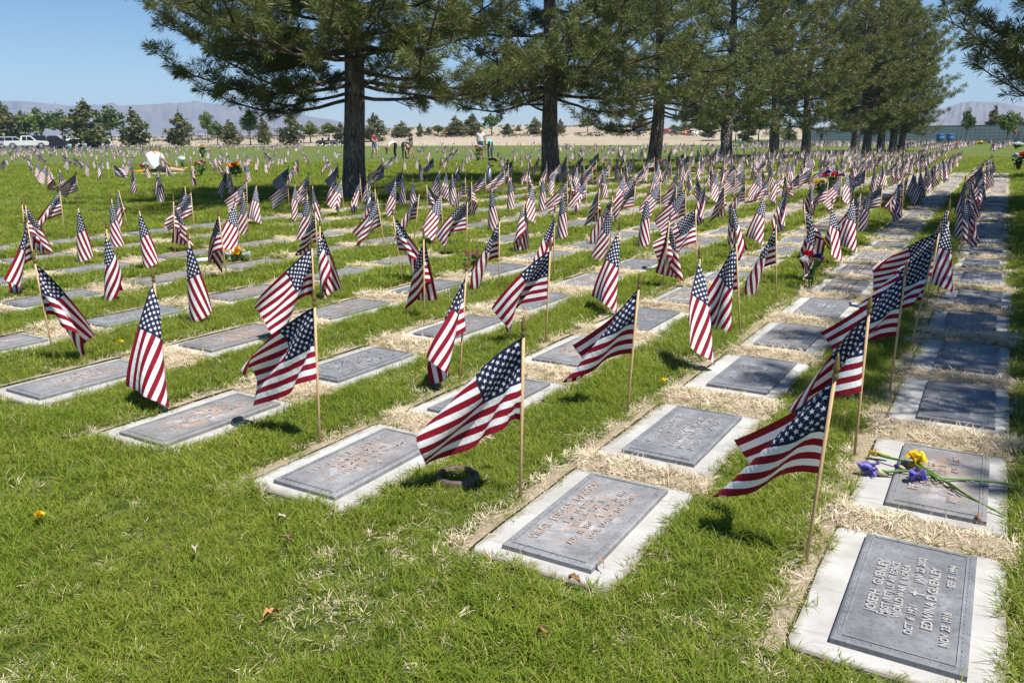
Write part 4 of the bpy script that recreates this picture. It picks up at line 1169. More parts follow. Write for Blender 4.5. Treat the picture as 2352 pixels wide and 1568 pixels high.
# the regular ranks: one flag at the head of every marker that has none yet
def near_flag(x, y, r):
    return any((f[0] - x) ** 2 + (f[1] - y) ** 2 < r * r for f in FLAGS)
CELLS_OF = {}
GRID = []
for j in range(NCOL):
    for k in range(48):
        a = row_along(j, k) + Rf.uniform(0.04, 0.24); b = col_across(j, k) - 0.27 - 0.035 * max(0, j - 2) + Rf.uniform(-.07, .05)
        if a > (29.6, 36, 44, 47)[min(j, 3)]: continue
        p = ab(a, b)
        if not in_view(a, b, 30): continue
        if near_flag(p[0], p[1], 0.55 if k > 5 else 0.75): continue
        if Rf.random() < 0.03: continue
        v, yw = pick(0.26 if k > 4 else 0.12)
        GRID.append([p[0], p[1], v, yw, Rf.gauss(0, .05), Rf.gauss(0, .04), None, Rf.uniform(0.95, 1.04)])
FLAGS += GRID
# beyond: open lawn, the carpet at the far edge, and the ranks before the grey wall
def scatter(n, fx, fy, keep=lambda x, y: True, p=0.15):
    c = 0
    for _ in range(n):
        px, py = fx(), fy()
        q = at(px, py)
        if q[1] > 3 and keep(q[0], q[1]) and not near_flag(q[0], q[1], 0.5):
            v, yw = pick(p); FLAGS.append([q[0], q[1], v, yw, Rf.gauss(0, .05), 0, 'far', 1.0]); c += 1
U = Rf.uniform
scatter(60, lambda: U(1260, 1700), lambda: U(352, 372), p=0.1)
scatter(30, lambda: U(850, 1260), lambda: U(346, 356))
scatter(150, lambda: U(-10, 420), lambda: U(350, 364), p=.2)
scatter(120, lambda: U(-10, 700), lambda: U(341.5, 350), p=.2)
scatter(170, lambda: U(240, 700), lambda: U(336.5, 340.5), p=.2)
scatter(70, lambda: U(700, 1250), lambda: U(333.5, 336.5), p=.1)
scatter(110, lambda: U(1260, 1720), lambda: U(340, 352), p=.1)
def rank(p0, p1, step=0.9):
    A, B = np.array(at(*p0)), np.array(at(*p1)); L = np.hypot(*(B - A)); n = int(L / step)
    for i in range(n + 1):
        q = A + (B - A) * (i / max(1, n))
        if near_flag(q[0], q[1], 0.35): continue
        v, yw = pick(.15); FLAGS.append([q[0] + Rf.gauss(0, .06), q[1] + Rf.gauss(0, .08), v, yw, Rf.gauss(0, .05), 0, 'far', 1.0])
for p0, p1 in [((2163, 351), (2240, 332.5)), ((2115, 349), (2230, 329.5)), ((2060, 346), (2150, 329.5)), ((1950, 342), (2110, 329.5)), ((1850, 343), (2060, 329.6)), ((1770, 343), (1990, 330)),
               ((1725, 345), (1930, 330)), ((1690, 344), (1870, 330.5)), ((1730, 336), (1810, 331)), ((2277, 349), (2323, 333.5)), ((2180, 331), (2352, 329.8)), ((1700, 337), (1900, 329.8))]: rank(p0, p1)

GROUP_F = 'small flags standing at the graves'
def fkey(f): return math.hypot(f[0], f[1])
vis = [f for f in FLAGS if -25 < project(f[0], f[1], 0.3)[0] < PW + 25]
vis.sort(key=fkey)
NEAR, FAR = vis[:298], vis[298:]
POSE = {}
def pose_word(v):
    return 'blown open' if v in BLOWN else ('half open' if v in HALF else 'hanging limp')
used = set()
for f in NEAR:
    a, b = to_ab(f[:2])
    w = pose_word(f[2])
    px, py = project(f[0], f[1], 0.3)
    if f[6] is None and b > -10.6:
        best = min(((abs(row_along(j, k) + 0.12 - a) + 1.3 * abs(col_across(j, k) - 0.3 - b), j, k) for j in range(NCOL) for k in range(48)))
        _, j, k = best
        base = f'stars and stripes flag {w}, {ORD[k]} back in {CNAME[j]}'
    else:
        base = None
    f.append(base)
# lawn flags: single them out by order along the distance and by the landmark below or beside them
LM = [(0, 'below the white van'), (150, 'below the white pickup'), (330, 'beside the seated man in white'), (470, 'near the bouquets on the lawn'), (640, 'between the bouquets and the first pine'), (860, 'near the maroon and navy visitors'),
      (1010, 'between the visitors and the water tap'), (1180, 'just past the water tap'), (1330, 'past the second pine trunk'), (1520, 'past the third pine trunk')]
cnt = {}
for f in NEAR:
    if f[8] is None:
        px, py = project(f[0], f[1], 0.3)
        lm = min(LM, key=lambda t: abs(t[0] - px))[1]
        cnt[lm] = cnt.get(lm, 0) + 1
        n = cnt[lm]
        f[8] = f'lawn flag {pose_word(f[2])} {lm}, {ORD[n - 1] if n <= 32 else "far"} out'
for f in NEAR:
    lab = f[8]
    if lab in used:
        lab = lab.replace('flag ', 'second flag ', 1)
        if lab in used: lab = lab.replace('second flag', 'third flag', 1)
    used.add(lab)
    root = empty('grave_flag', (f[0], f[1], 0), 0, lab, 'flag', GROUP_F)
    root.rotation_euler = (-f[5], f[4], 0)
    root.scale = (f[7],) * 3
    o = link('stick', STICK_ME, root)
    link('finial', FINIAL_ME, root)
    link('flag_cloth', CLOTHS[f[2]], root, None, (0, 0, math.radians(f[3])))
# the rest, past the first three hundred, as one mass
def far_flags():
    V = []; F = []; UVs = []; n = 0
    sV = []; sF = []; m = 0
    ri = np.linspace(0, NV - 1, 5).round().astype(int); ci = np.linspace(0, NU - 1, 7).round().astype(int)
    R_, C_ = len(ri), len(ci)
    r, c = np.meshgrid(np.arange(R_ - 1), np.arange(C_ - 1), indexing='ij'); r = r.ravel(); c = c.ravel()
    f0 = np.stack([(r + 1) * C_ + c, (r + 1) * C_ + c + 1, r * C_ + c + 1, r * C_ + c], -1)
    uu, vv = np.meshgrid(ci / (NU - 1), 1 - ri / (NV - 1))
    uv0 = np.stack([uu.ravel(), vv.ravel()], -1)
    for f in FAR:
        q = CLOTH[f[2]][np.ix_(ri, ci)].reshape(-1, 3) + np.array([0, 0, TOP])
        a = math.radians(f[3]); cs, sn = math.cos(a), math.sin(a)
        x = q[:, 0] * cs - q[:, 1] * sn + f[0] + f[4] * q[:, 2]; y = q[:, 0] * sn + q[:, 1] * cs + f[1]
        V.append(np.stack([x, y, q[:, 2]], -1)); F.append(f0 + n); UVs.append(uv0); n += R_ * C_
        w = 0.006
        b = np.array([(-w, 0, -.05), (w, -w, -.05), (0, w, -.05), (-w, 0, STICK), (w, -w, STICK), (0, w, STICK)])
        b[:, 0] += f[0] + f[4] * b[:, 2]; b[:, 1] += f[1]
        sV.append(b); sF.append(np.array([(0, 1, 4, 3), (1, 2, 5, 4), (2, 0, 3, 5)]) + m); m += 6
    V = np.concatenate(V); F = np.concatenate(F); UVs = np.concatenate(UVs)
    me = fast_mesh('far_flags', V, F, M_FLAG, True)
    uv = me.uv_layers.new(name='UVMap'); uv.data.foreach_set('uv', UVs[F.ravel()].astype(np.float32).ravel())
    o = link('far_flags', me); tag(o, 'carpet of tiny flags across the far lawn and before the grey wall', None, None, 'stuff')
    s = link('far_sticks', fast_mesh('far_sticks', np.concatenate(sV), np.concatenate(sF), STICK_ME.materials[0]), o); s['kind'] = 'stuff'
far_flags()
# ================================================================ people
def skin_body(joints, bones, mats, regions, name, parent):
    """One continuous body. joints: name -> (x, y, z, radius); bones: pairs; regions: bone -> material index."""
    names = list(joints); idx = {n: i for i, n in enumerate(names)}
    me = bpy.data.meshes.new(name)
    me.from_pydata([joints[n][:3] for n in names], [(idx[a], idx[b]) for a, b in bones], [])
    o = bpy.data.objects.new(name, me); COL.objects.link(o)
    o.modifiers.new('skin', 'SKIN'); sub = o.modifiers.new('sub', 'SUBSURF'); sub.levels = 2; sub.render_levels = 2
    for i, n in enumerate(names):
        s = me.skin_vertices[0].data[i]; r = joints[n][3]; s.radius = (r, r) if not hasattr(r, '__len__') else r
        s.use_root = (n == 'pelvis')
    dg = bpy.context.evaluated_depsgraph_get()
    res = bpy.data.meshes.new_from_object(o.evaluated_get(dg))
    bpy.data.objects.remove(o); bpy.data.meshes.remove(me)
    res.name = name
    res.materials.clear()
    for m in mats: res.materials.append(m)
    P = {n: Vector(joints[n][:3]) for n in names}
    for p in res.polygons:
        c = p.center; best = (9e9, 0)
        for (a, b) in bones:
            A, B = P[a], P[b]; d = B - A; L2 = d.length_squared
            t = max(0, min(1, (c - A).dot(d) / L2)) if L2 else 0
            dist = (c - (A + d * t)).length
            r = joints[a][3]; r = r if not hasattr(r, '__len__') else max(r)
            q = dist - 0.6 * r
            rg = regions[(a, b)]
            if hasattr(rg, '__len__'): rg = rg[1] if t < rg[0] else rg[2]
            if q < best[0]: best = (q, rg)
        p.material_index = best[1]; p.use_smooth = True
    return link(name, res, parent)
SKIN = plain('skin_tan', (0.42, 0.235, 0.15), 0.55, 0, 0.08); SKIN2 = plain('skin_light', (0.52, 0.32, 0.22), 0.55, 0, 0.08)
def cloth(n, c): return plain('cloth_' + n, c, 0.85, 0, 0.15, 12)
BONES = [('pelvis', 'waist'), ('waist', 'chest'), ('chest', 'neck'), ('neck', 'head'), ('head', 'crown'),
         ('chest', 'shL'), ('shL', 'elL'), ('elL', 'wrL'), ('wrL', 'haL'), ('chest', 'shR'), ('shR', 'elR'), ('elR', 'wrR'), ('wrR', 'haR'),
         ('pelvis', 'hiL'), ('hiL', 'knL'), ('knL', 'anL'), ('anL', 'toL'), ('pelvis', 'hiR'), ('hiR', 'knR'), ('knR', 'anR'), ('anR', 'toR')]
def person(px, py, rz, label, pose, skin, top, pants, shoe, sleeves, shorts, hair, height=1.7, cap=None, thin=1.0, xy=None, name='person'):
    """Facing -y in its own axes (towards the camera) before turning by rz."""
    q = xy if xy is not None else at(px, py)
    root = empty('person', (q[0], q[1], 0), rz, label, 'person')
    s = height / 1.72
    J = {'pelvis': (0, 0, 0.95, 0.145), 'waist': (0, 0, 1.10, 0.13), 'chest': (0, 0, 1.32, 0.155), 'neck': (0, 0.0, 1.47, 0.055), 'head': (0, -0.02, 1.57, 0.085), 'crown': (0, -0.015, 1.665, 0.075),
         'shL': (0.185, 0, 1.40, 0.062), 'elL': (0.235, 0.03, 1.13, 0.046), 'wrL': (0.22, -0.06, 0.90, 0.033), 'haL': (0.215, -0.08, 0.80, 0.034),
         'shR': (-0.185, 0, 1.40, 0.062), 'elR': (-0.235, 0.03, 1.13, 0.046), 'wrR': (-0.22, -0.06, 0.90, 0.033), 'haR': (-0.215, -0.08, 0.80, 0.034),
         'hiL': (0.095, 0, 0.88, 0.10), 'knL': (0.10, -0.02, 0.50, 0.066), 'anL': (0.10, 0.02, 0.09, 0.045), 'toL': (0.11, -0.13, 0.035, 0.04),
         'hiR': (-0.095, 0, 0.88, 0.10), 'knR': (-0.10, -0.02, 0.50, 0.066), 'anR': (-0.10, 0.02, 0.09, 0.045), 'toR': (-0.11, -0.13, 0.035, 0.04)}
    for k, v in pose.items(): J[k] = (*v, J[k][3])
    J = {k: (v[0] * s, v[1] * s, v[2] * s, v[3] * s * (thin if k not in ('head', 'crown', 'neck') else 1)) for k, v in J.items()}
    reg = {}
    for b in BONES:
        a = b[0]
        if b in (('neck', 'head'), ('head', 'crown')): reg[b] = 0
        elif b == ('chest', 'neck'): reg[b] = (0.55, 1, 0)
        elif b[0] == 'chest': reg[b] = 1
        elif b == ('pelvis', 'waist'): reg[b] = (0.35, 2, 1)
        elif b == ('waist', 'chest'): reg[b] = 1
        elif b[0].startswith('sh'): reg[b] = (sleeves, 1, 0) if sleeves < 1 else 1
        elif b[0].startswith('el') or b[0].startswith('wr'): reg[b] = 0 if sleeves < 1.5 else 1
        elif b[0] == 'pelvis': reg[b] = 2
        elif b[0].startswith('hi'): reg[b] = (shorts, 2, 0) if shorts < 1 else 2
        elif b[0].startswith('kn'): reg[b] = 0 if shorts < 1 else (0.93, 2, 3)
        else: reg[b] = 3
    skin_body(J, BONES, [skin, top, pants, shoe], reg, 'body', root)
    h = Vector(J['head'][:3]); c = Vector(J['crown'][:3]); ax = (c - h).normalized()
    fwd = Vector((0, -1, 0)); fwd = (fwd - ax * fwd.dot(ax)); fwd = fwd.normalized() if fwd.length > 0.2 else Vector((0, 0, -1))
    ce = h.lerp(c, 0.6) - fwd * 0.02
    rng = random.Random(int(px))
    mb = MB(); mb.ball(ce + ax * 0.018, (0.094 * s, 0.10 * s, 0.092 * s), 10, 7, 0.06, rng); mb.ball(ce - fwd * 0.045 - ax * 0.03, (0.075 * s, 0.06 * s, 0.085 * s), 8, 6, 0.06, rng)
    mb.obj('hair', hair, root, True)
    side = ax.cross(fwd)
    mb = MB(); mb.ball(h + fwd * 0.105 * s + ax * 0.02, (0.016, 0.022, 0.022), 6, 5); mb.obj('nose', skin, root, True)
    for sg in (-1, 1):
        mb = MB(); mb.ball(h + fwd * 0.09 * s + side * 0.034 * sg + ax * 0.05, (0.012, 0.012, 0.009), 6, 4); mb.obj('eye', plain('eye_dark', (0.03, 0.02, 0.02)), root, True)
    if cap is not None:
        mb = MB(); mb.ball(ce + ax * 0.05, (0.10 * s, 0.105 * s, 0.075 * s), 10, 7); mb.box(ce + fwd * 0.13 * s + ax * 0.045, (0.15, 0.13, 0.014)); mb.obj('cap', cap, root, True)
    return root
BENT = {'waist': (0, -0.10, 1.06), 'chest': (0, -0.33, 1.06), 'neck': (0, -0.47, 1.02), 'head': (0, -0.56, 0.95), 'crown': (0, -0.63, 0.90), 'shL': (0.18, -0.38, 1.03), 'shR': (-0.18, -0.38, 1.03),
        'elL': (0.2, -0.42, 0.78), 'elR': (-0.2, -0.42, 0.78), 'wrL': (0.14, -0.48, 0.55), 'wrR': (-0.14, -0.48, 0.55), 'haL': (0.12, -0.5, 0.46), 'haR': (-0.12, -0.5, 0.46),
        'pelvis': (0, 0.08, 0.95), 'hiL': (0.095, 0.06, 0.88), 'hiR': (-0.095, 0.06, 0.88)}
BENTLOW = dict(BENT, **{'waist': (0, -0.1, 1.0), 'chest': (0, -0.3, 0.88), 'neck': (0, -0.41, 0.80), 'head': (0, -0.47, 0.70), 'crown': (0, -0.52, 0.63), 'shL': (0.18, -0.34, 0.84), 'shR': (-0.18, -0.34, 0.84),
        'elL': (0.22, -0.45, 0.6), 'elR': (-0.22, -0.45, 0.6), 'wrL': (0.15, -0.52, 0.36), 'wrR': (-0.15, -0.52, 0.36), 'haL': (0.12, -0.54, 0.27), 'haR': (-0.12, -0.54, 0.27)})
STEP = {'knL': (0.10, -0.16, 0.51), 'anL': (0.10, -0.12, 0.09), 'toL': (0.11, -0.27, 0.035), 'knR': (-0.10, 0.03, 0.5), 'anR': (-0.10, 0.20, 0.1), 'toR': (-0.11, 0.06, 0.035)}
LOOKDOWN = {'head': (0, -0.05, 1.555), 'crown': (0, -0.085, 1.64), 'elL': (0.23, -0.03, 1.14), 'wrL': (0.10, -0.2, 1.08), 'haL': (0.05, -0.25, 1.08), 'elR': (-0.23, -0.03, 1.14), 'wrR': (-0.10, -0.2, 1.05), 'haR': (-0.05, -0.25, 1.04)}
Hb = plain('hair_brown', (0.06, 0.04, 0.028), 0.6, 0, 0.3); Hg = plain('hair_grey', (0.16, 0.15, 0.145), 0.6, 0, 0.5, 60); Hy = plain('hair_blonde', (0.42, 0.30, 0.16), 0.6, 0, 0.3); Hk = plain('hair_black', (0.018, 0.015, 0.014), 0.5, 0, 0.3)
WHITE = cloth('white', (0.80, 0.80, 0.80)); NAVY = cloth('navy', (0.020, 0.028, 0.06)); MAROON = cloth('maroon', (0.20, 0.018, 0.045)); DENIM = cloth('denim', (0.16, 0.25, 0.38)); KHAKI = cloth('khaki', (0.20, 0.175, 0.12))
BLACK = cloth('black', (0.012, 0.012, 0.014)); TURQ = cloth('turquoise', (0.08, 0.52, 0.55)); JEANS = cloth('jeans', (0.05, 0.10, 0.20)); RED = cloth('red', (0.50, 0.03, 0.05)); GREYC = cloth('grey', (0.06, 0.075, 0.085)); SHOE = plain('shoe_dark', (0.05, 0.045, 0.04)); SANDAL = plain('sandal_brown', (0.2, 0.11, 0.06))
# seated man: legs stretched along +x, back to the camera
SEAT = {'pelvis': (0, 0, 0.14), 'waist': (-0.02, -0.03, 0.30), 'chest': (0.02, -0.03, 0.55), 'neck': (0.08, 0.02, 0.72), 'head': (0.13, 0.05, 0.81), 'crown': (0.14, 0.07, 0.905), 'shL': (0.23, -0.03, 0.62), 'elL': (0.34, 0.0, 0.38), 'wrL': (0.42, 0.16, 0.27), 'haL': (0.46, 0.22, 0.24),
        'shR': (-0.17, 0.0, 0.63), 'elR': (-0.20, 0.16, 0.40), 'wrR': (0.02, 0.30, 0.30), 'haR': (0.09, 0.32, 0.27), 'hiL': (0.11, -0.02, 0.125), 'knL': (0.52, 0.0, 0.14), 'anL': (0.93, 0.02, 0.075), 'toL': (1.00, 0.02, 0.21), 'hiR': (-0.04, 0.08, 0.125), 'knR': (0.36, 0.42, 0.14), 'anR': (0.72, 0.26, 0.075), 'toR': (0.82, 0.28, 0.16)}
person(358, 399.5, math.radians(8), 'man in white tank top and black shorts sitting on the lawn with his back turned', SEAT, SKIN, WHITE, BLACK, SKIN, 0.02, 0.9, Hg, 1.85, thin=1.28)
person(861, 364, math.radians(60), 'person in maroon shirt and denim shorts half hidden behind the big pine trunk', dict(LOOKDOWN, **STEP), SKIN2, MAROON, DENIM, SHOE, 0.55, 0.55, Hk, 1.62)
person(908, 365.5, math.radians(-75), 'person in white top and black trousers bending down to the grass', BENTLOW, SKIN, WHITE, BLACK, SHOE, 0.05, 1, Hk, 1.66, thin=1.1)
person(929, 365, math.radians(40), 'person in dark grey bending over between the white top and the man in navy', BENTLOW, SKIN, GREYC, KHAKI, SHOE, 0.5, 1, Hb, 1.62)
person(945, 365, math.radians(-80), 'man in navy shirt, camouflage shorts and cap looking down at the graves', dict(LOOKDOWN, **STEP), SKIN, NAVY, KHAKI, SHOE, 0.5, 0.95, Hb, 1.74, cap=plain('cap_dark', (0.03, 0.035, 0.03)))
person(1106, 367, math.radians(165), 'blonde woman in white sleeveless top and denim shorts standing with her back turned', {}, SKIN, WHITE, DENIM, SANDAL, 0.02, 0.45, Hy, 1.70)
person(1126, 365.5, math.radians(-20), 'person in turquoise top and jeans bending beside the woman in white', BENT, SKIN, TURQ, JEANS, SHOE, 0.6, 1, Hy, 1.62, thin=1.1)
person(2329, 330, math.radians(-100), 'person in red top and pale trousers walking before the grey wall', STEP, SKIN2, RED, DENIM, SHOE, 0.6, 1, Hy, 1.70, cap=plain('cap_white', (.7, .7, .68)))
person(1886, 330, math.radians(180), 'person in black standing at the end of the grey wall', {}, SKIN, BLACK, BLACK, SHOE, 1, 1, Hk, 1.75)
def blanket():
    q = at(352, 400.5)
    mb = MB(); n = 9
    vs = []
    for i in range(n):
        for j in range(6):
            vs.append((q[0] - 0.95 + 1.9 * i / (n - 1), q[1] - 0.5 + 1.0 * j / 5, 0.028 + 0.012 * math.sin(i * 1.9 + j) * math.cos(j * 2.2)))
    mb.add(vs, [(i * 6 + j, i * 6 + 6 + j, i * 6 + 7 + j, i * 6 + 1 + j) for i in range(n - 1) for j in range(5)])
    o = mb.obj('picnic_blanket', cloth('pale_blanket', (0.55, 0.62, 0.62)), None, True); tag(o, 'pale blanket spread under the seated man', 'blanket')
    q = at(326, 398.5)
    mb = MB(); mb.ball((q[0], q[1], 0.06), (0.30, 0.16, 0.07), 10, 6, 0.25, random.Random(3)); o = mb.obj('orange_bag', cloth('orange', (0.75, 0.20, 0.02)), None, True)
    tag(o, 'crumpled orange cloth bag lying by the blanket', 'bag')
blanket()

# ================================================================ vehicles
GLASS = plain('car_glass', (0.012, 0.014, 0.017), 0.08, 0, 0.05)
TYRE = plain('tyre_rubber', (0.014, 0.014, 0.014), 0.8); RIM = plain('wheel_alloy', (0.5, 0.5, 0.5), 0.3, 0.8); LAMP_R = plain('tail_lamp', (0.42, 0.012, 0.012), 0.25); LAMP_W = plain('head_lamp', (0.75, 0.75, 0.72), 0.15); CHROME = plain('bumper_chrome', (0.5, 0.5, 0.5), 0.25, 0.9); DARKP = plain('dark_trim', (0.02, 0.02, 0.02), 0.6)
def paint(n, c, metal=0.2):
    k = NT('paint_' + n); k.col(c); k.p(0.28, metal); k.b.inputs['Coat Weight'].default_value = 0.5
    return k.m
def extrude_profile(prof, half, inset_from=None, tumble=0.0, z0=0.0):
    """Side outline prof [(x, z)] swept across the width; points above z0 lean in by tumble."""
    mb = MB(); n = len(prof); vs = []
    for sg in (-1, 1):
        for x, z in prof:
            t = max(0, z - z0)
            vs.append((x, sg * (half - t * tumble), z))
    fs = [tuple(range(n)), tuple(reversed(range(n, 2 * n)))]
    for i in range(n):
        k = (i + 1) % n
        fs.append((i, i + n, k + n, k))
    mb.add(vs, [tuple(reversed(f)) for f in fs])
    return mb
def vehicle(kind, px, py, depth, rz, color, label, scale=1.0):
    q = at_depth(px, py, depth)
    q = (q[0], q[1], 0.0)
    name = {'van': 'parked_van', 'pickup': 'parked_pickup', 'capped': 'parked_pickup', 'sedan': 'parked_car', 'hatch': 'parked_car'}[kind]
    root = empty(name, q, rz, label, {'van': 'van', 'pickup': 'pickup truck', 'capped': 'pickup truck'}.get(kind, 'car'), 'vehicles parked along the far edge of the lawn')
    root.scale = (scale,) * 3
    cab = []
    if kind == 'van':
        L, hw, wr, wx = 5.0, 0.97, 0.36, (-1.5, 1.55)
        body = [(-2.45, 0.35), (-2.5, 0.9), (-2.38, 1.15), (1.35, 1.15), (2.35, 0.98), (2.5, 0.7), (2.48, 0.35)]
        top = [(-2.36, 1.15), (-2.2, 1.72), (-1.8, 1.80), (0.5, 1.80), (1.45, 1.13)]
        wins = [[(-2.05, 1.2), (-1.95, 1.66), (-1.05, 1.68), (-1.05, 1.2)], [(-0.97, 1.2), (-0.97, 1.68), (0.0, 1.68), (0.0, 1.2)], [(0.08, 1.2), (0.08, 1.68), (0.5, 1.66), (1.1, 1.2)]]
        rearwin = (-2.29, 1.45, 0.42)
    elif kind in ('pickup', 'capped'):
        L, hw, wr, wx = 5.8, 0.99, 0.41, (-1.75, 1.85)
        body = [(-2.85, 0.5), (-2.88, 1.18), (1.15, 1.2), (2.7, 1.12), (2.88, 0.85), (2.85, 0.48)]
        top = [(-0.75, 1.19), (-0.6, 1.82), (-0.4, 1.88), (0.65, 1.88), (1.4, 1.18)]
        wins = [[(-0.5, 1.24), (-0.42, 1.76), (0.08, 1.78), (0.08, 1.24)], [(0.16, 1.24), (0.16, 1.78), (0.62, 1.76), (1.08, 1.24)]]
        rearwin = (-0.68, 1.52, 0.40)
        if kind == 'capped':
            cab = [(-2.84, 1.18), (-2.7, 1.85), (-2.5, 1.90), (-0.8, 1.90), (-0.78, 1.18)]
            wins.append([(-2.45, 1.26), (-2.38, 1.80), (-1.0, 1.80), (-1.0, 1.26)])
            rearwin = (-2.78, 1.54, 0.40)
    else:
        L, hw, wr, wx = 4.6, 0.90, 0.33, (-1.35, 1.4)
        body = [(-2.25, 0.3), (-2.3, 0.72), (-2.15, 0.98), (-1.5, 1.0), (1.0, 0.96), (2.05, 0.80), (2.28, 0.6), (2.26, 0.28)]
        top = [(-1.75, 0.99), (-1.0, 1.40), (-0.6, 1.46), (0.2, 1.44), (1.1, 0.95)] if kind == 'sedan' else [(-2.12, 0.98), (-1.85, 1.40), (-1.4, 1.50), (0.2, 1.48), (1.15, 0.95)]
        wins = [[(-1.28 if kind == 'sedan' else -1.7, 1.02), (-0.85 if kind == 'sedan' else -1.5, 1.36), (-0.42, 1.39), (-0.42, 1.02)], [(-0.34, 1.02), (-0.34, 1.39), (0.15, 1.38), (0.85, 1.0)]]
        rearwin = (-1.45 if kind == 'sedan' else -2.05, 1.2, 0.30)
    pt = color
    zt = top[0][1]
    b = extrude_profile(body, hw, tumble=0.03, z0=0.8)
    b.obj('body', pt, root, False, 0.05)
    extrude_profile(top, hw - 0.04, tumble=0.22, z0=zt).obj('cabin', pt, root, False, 0.04)
    if cab: extrude_profile(cab, hw - 0.03, tumble=0.10, z0=1.18).obj('bed_cap', pt, root, False, 0.03)
    for w in wins:
        for sg in (-1, 1):
            mb = MB(); vs = []
            for off in (0.0, 0.02):
                for x, z in w:
                    tum = 0.10 if cab and w[0][0] < -1 and w[0][0] > -3 and w is wins[-1] else 0.22
                    y = hw - 0.04 - (z - zt) * tum - 0.006 + off
                    vs.append((x, sg * y, z))
            n = len(w)
            mb.add(vs, [tuple(range(n)), tuple(range(n, 2 * n))] + [(i, (i + 1) % n, n + (i + 1) % n, n + i) for i in range(n)])
            mb.obj('window', GLASS, root)
    x, z, h = rearwin
    mb = MB(); mb.box((x - 0.03, 0, z), (0.10, 2 * hw - 0.5, h)); mb.obj('rear_window', GLASS, root)
    fx = top[-1][0]
    mb = MB(); a0 = Vector((top[-2][0], 0, top[-2][1])); a1 = Vector((top[-1][0], 0, top[-1][1])); nn = Vector((a0.z - a1.z, 0, a1.x - a0.x)).normalized() * 0.015
    p0, p1 = a0.lerp(a1, 0.1) + nn, a0.lerp(a1, 0.92) + nn
    w0, w1 = hw - 0.28, hw - 0.14
    mb.add([(p0.x, -w0, p0.z), (p0.x, w0, p0.z), (p1.x, w1, p1.z), (p1.x, -w1, p1.z), (p0.x - .05, -w0, p0.z - .05), (p0.x - .05, w0, p0.z - .05), (p1.x - .05, w1, p1.z - .05), (p1.x - .05, -w1, p1.z - .05)],
           [(0, 1, 2, 3), (7, 6, 5, 4), (0, 4, 5, 1), (1, 5, 6, 2), (2, 6, 7, 3), (3, 7, 4, 0)]); mb.obj('windscreen', GLASS, root)
    for x in wx:
        for sg in (-1, 1):
            y = sg * (hw - 0.09)
            mb = MB(); n = 16
            ring = []
            for (r, o_) in ((wr * 0.62, -0.10), (wr * 0.93, -0.11), (wr, -0.07), (wr, 0.07), (wr * 0.93, 0.11), (wr * 0.62, 0.10)):
                for k in range(n):
                    a = 2 * math.pi * k / n; ring.append((x + r * math.cos(a), y + o_, wr + r * math.sin(a)))
            mb.add(ring, [(i * n + k, i * n + (k + 1) % n, (i + 1) * n + (k + 1) % n, (i + 1) * n + k) for i in range(5) for k in range(n)])
            wh = mb.obj('wheel', TYRE, root, True)
            mb = MB(); mb.add([(x + wr * 0.63 * math.cos(2 * math.pi * k / n), y + sg * 0.075, wr + wr * 0.63 * math.sin(2 * math.pi * k / n)) for k in range(n)] + [(x, y + sg * 0.10, wr)], [(k, (k + 1) % n, n) for k in range(n)])
            mb.obj('rim', RIM, wh)
            mb = MB(); mb.tube([(x + wr * 1.16 * math.cos(t), sg * (hw - 0.005), wr + wr * 1.16 * math.sin(t)) for t in np.linspace(0.05, math.pi - 0.05, 9)], 0.03, 6); mb.obj('wheel_arch', DARKP, root, True)
    xr = body[1][0]
    for sg in (-1, 1):
        mb = MB(); mb.box((xr + 0.06, sg * (hw - 0.13), body[1][1] + (0.02 if kind in ('sedan', 'hatch') else -0.05)), (0.18, 0.2, 0.34 if kind in ('pickup', 'capped', 'van') else 0.16)); mb.obj('tail_light', LAMP_R, root)
        mb = MB(); mb.box((body[-2][0] - 0.10, sg * (hw - 0.22), body[-2][1] + 0.05), (0.22, 0.34, 0.16)); mb.obj('headlight', LAMP_W, root)
    mb = MB(); mb.box((xr - 0.03, 0, body[0][1] + 0.09), (0.16, 2 * hw - 0.1, 0.18)); mb.obj('rear_bumper', CHROME if kind in ('pickup', 'capped') else DARKP, root, False, 0.02)
    mb = MB(); mb.box((body[-1][0] + 0.0, 0, body[-1][1] + 0.07), (0.14, 2 * hw - 0.1, 0.2)); mb.obj('front_bumper', DARKP, root, False, 0.02)
    mb = MB(); mb.box((xr - 0.008, 0, body[0][1] + 0.40), (0.03, 0.32, 0.15)); mb.obj('number_plate', plain('plate_white', (.6, .6, .58)), root)
    return root
P_WHITE = paint('white', (0.76, 0.77, 0.77)); P_SILVER = paint('pale_silver', (0.50, 0.55, 0.58), 0.4); P_BLACK = paint('dark_grey', (0.022, 0.023, 0.025)); P_BLUE = paint('blue', (0.05, 0.13, 0.27), 0.4); P_CREAM = paint('cream', (0.74, 0.73, 0.67)); P_TEAL = paint('teal_grey', (0.10, 0.15, 0.17), 0.4)
vehicle('van', 32, 340, 128, math.radians(28), P_SILVER, 'pale silver minivan, outermost of the parked vehicles at the picture edge')
vehicle('pickup', 62, 341, 122, math.radians(30), P_CREAM, 'cream white pickup with open bed and red tail lights')
vehicle('capped', 122, 340, 124, math.radians(32), P_BLACK, 'dark grey pickup with a covered bed')
vehicle('sedan', 146, 339.5, 131, math.radians(48), P_TEAL, 'dark teal sedan parked just beyond the covered pickup')
vehicle('sedan', 163, 339, 128, math.radians(46), P_BLUE, 'blue sedan parked between the dark pickup and the white hatchback')
vehicle('hatch', 184, 338.5, 128, math.radians(40), P_WHITE, 'white hatchback parked beside the blue sedan')
vehicle('sedan', 202, 338, 136, math.radians(42), P_TEAL, 'dark sedan mostly hidden by the biggest conifer trunk')
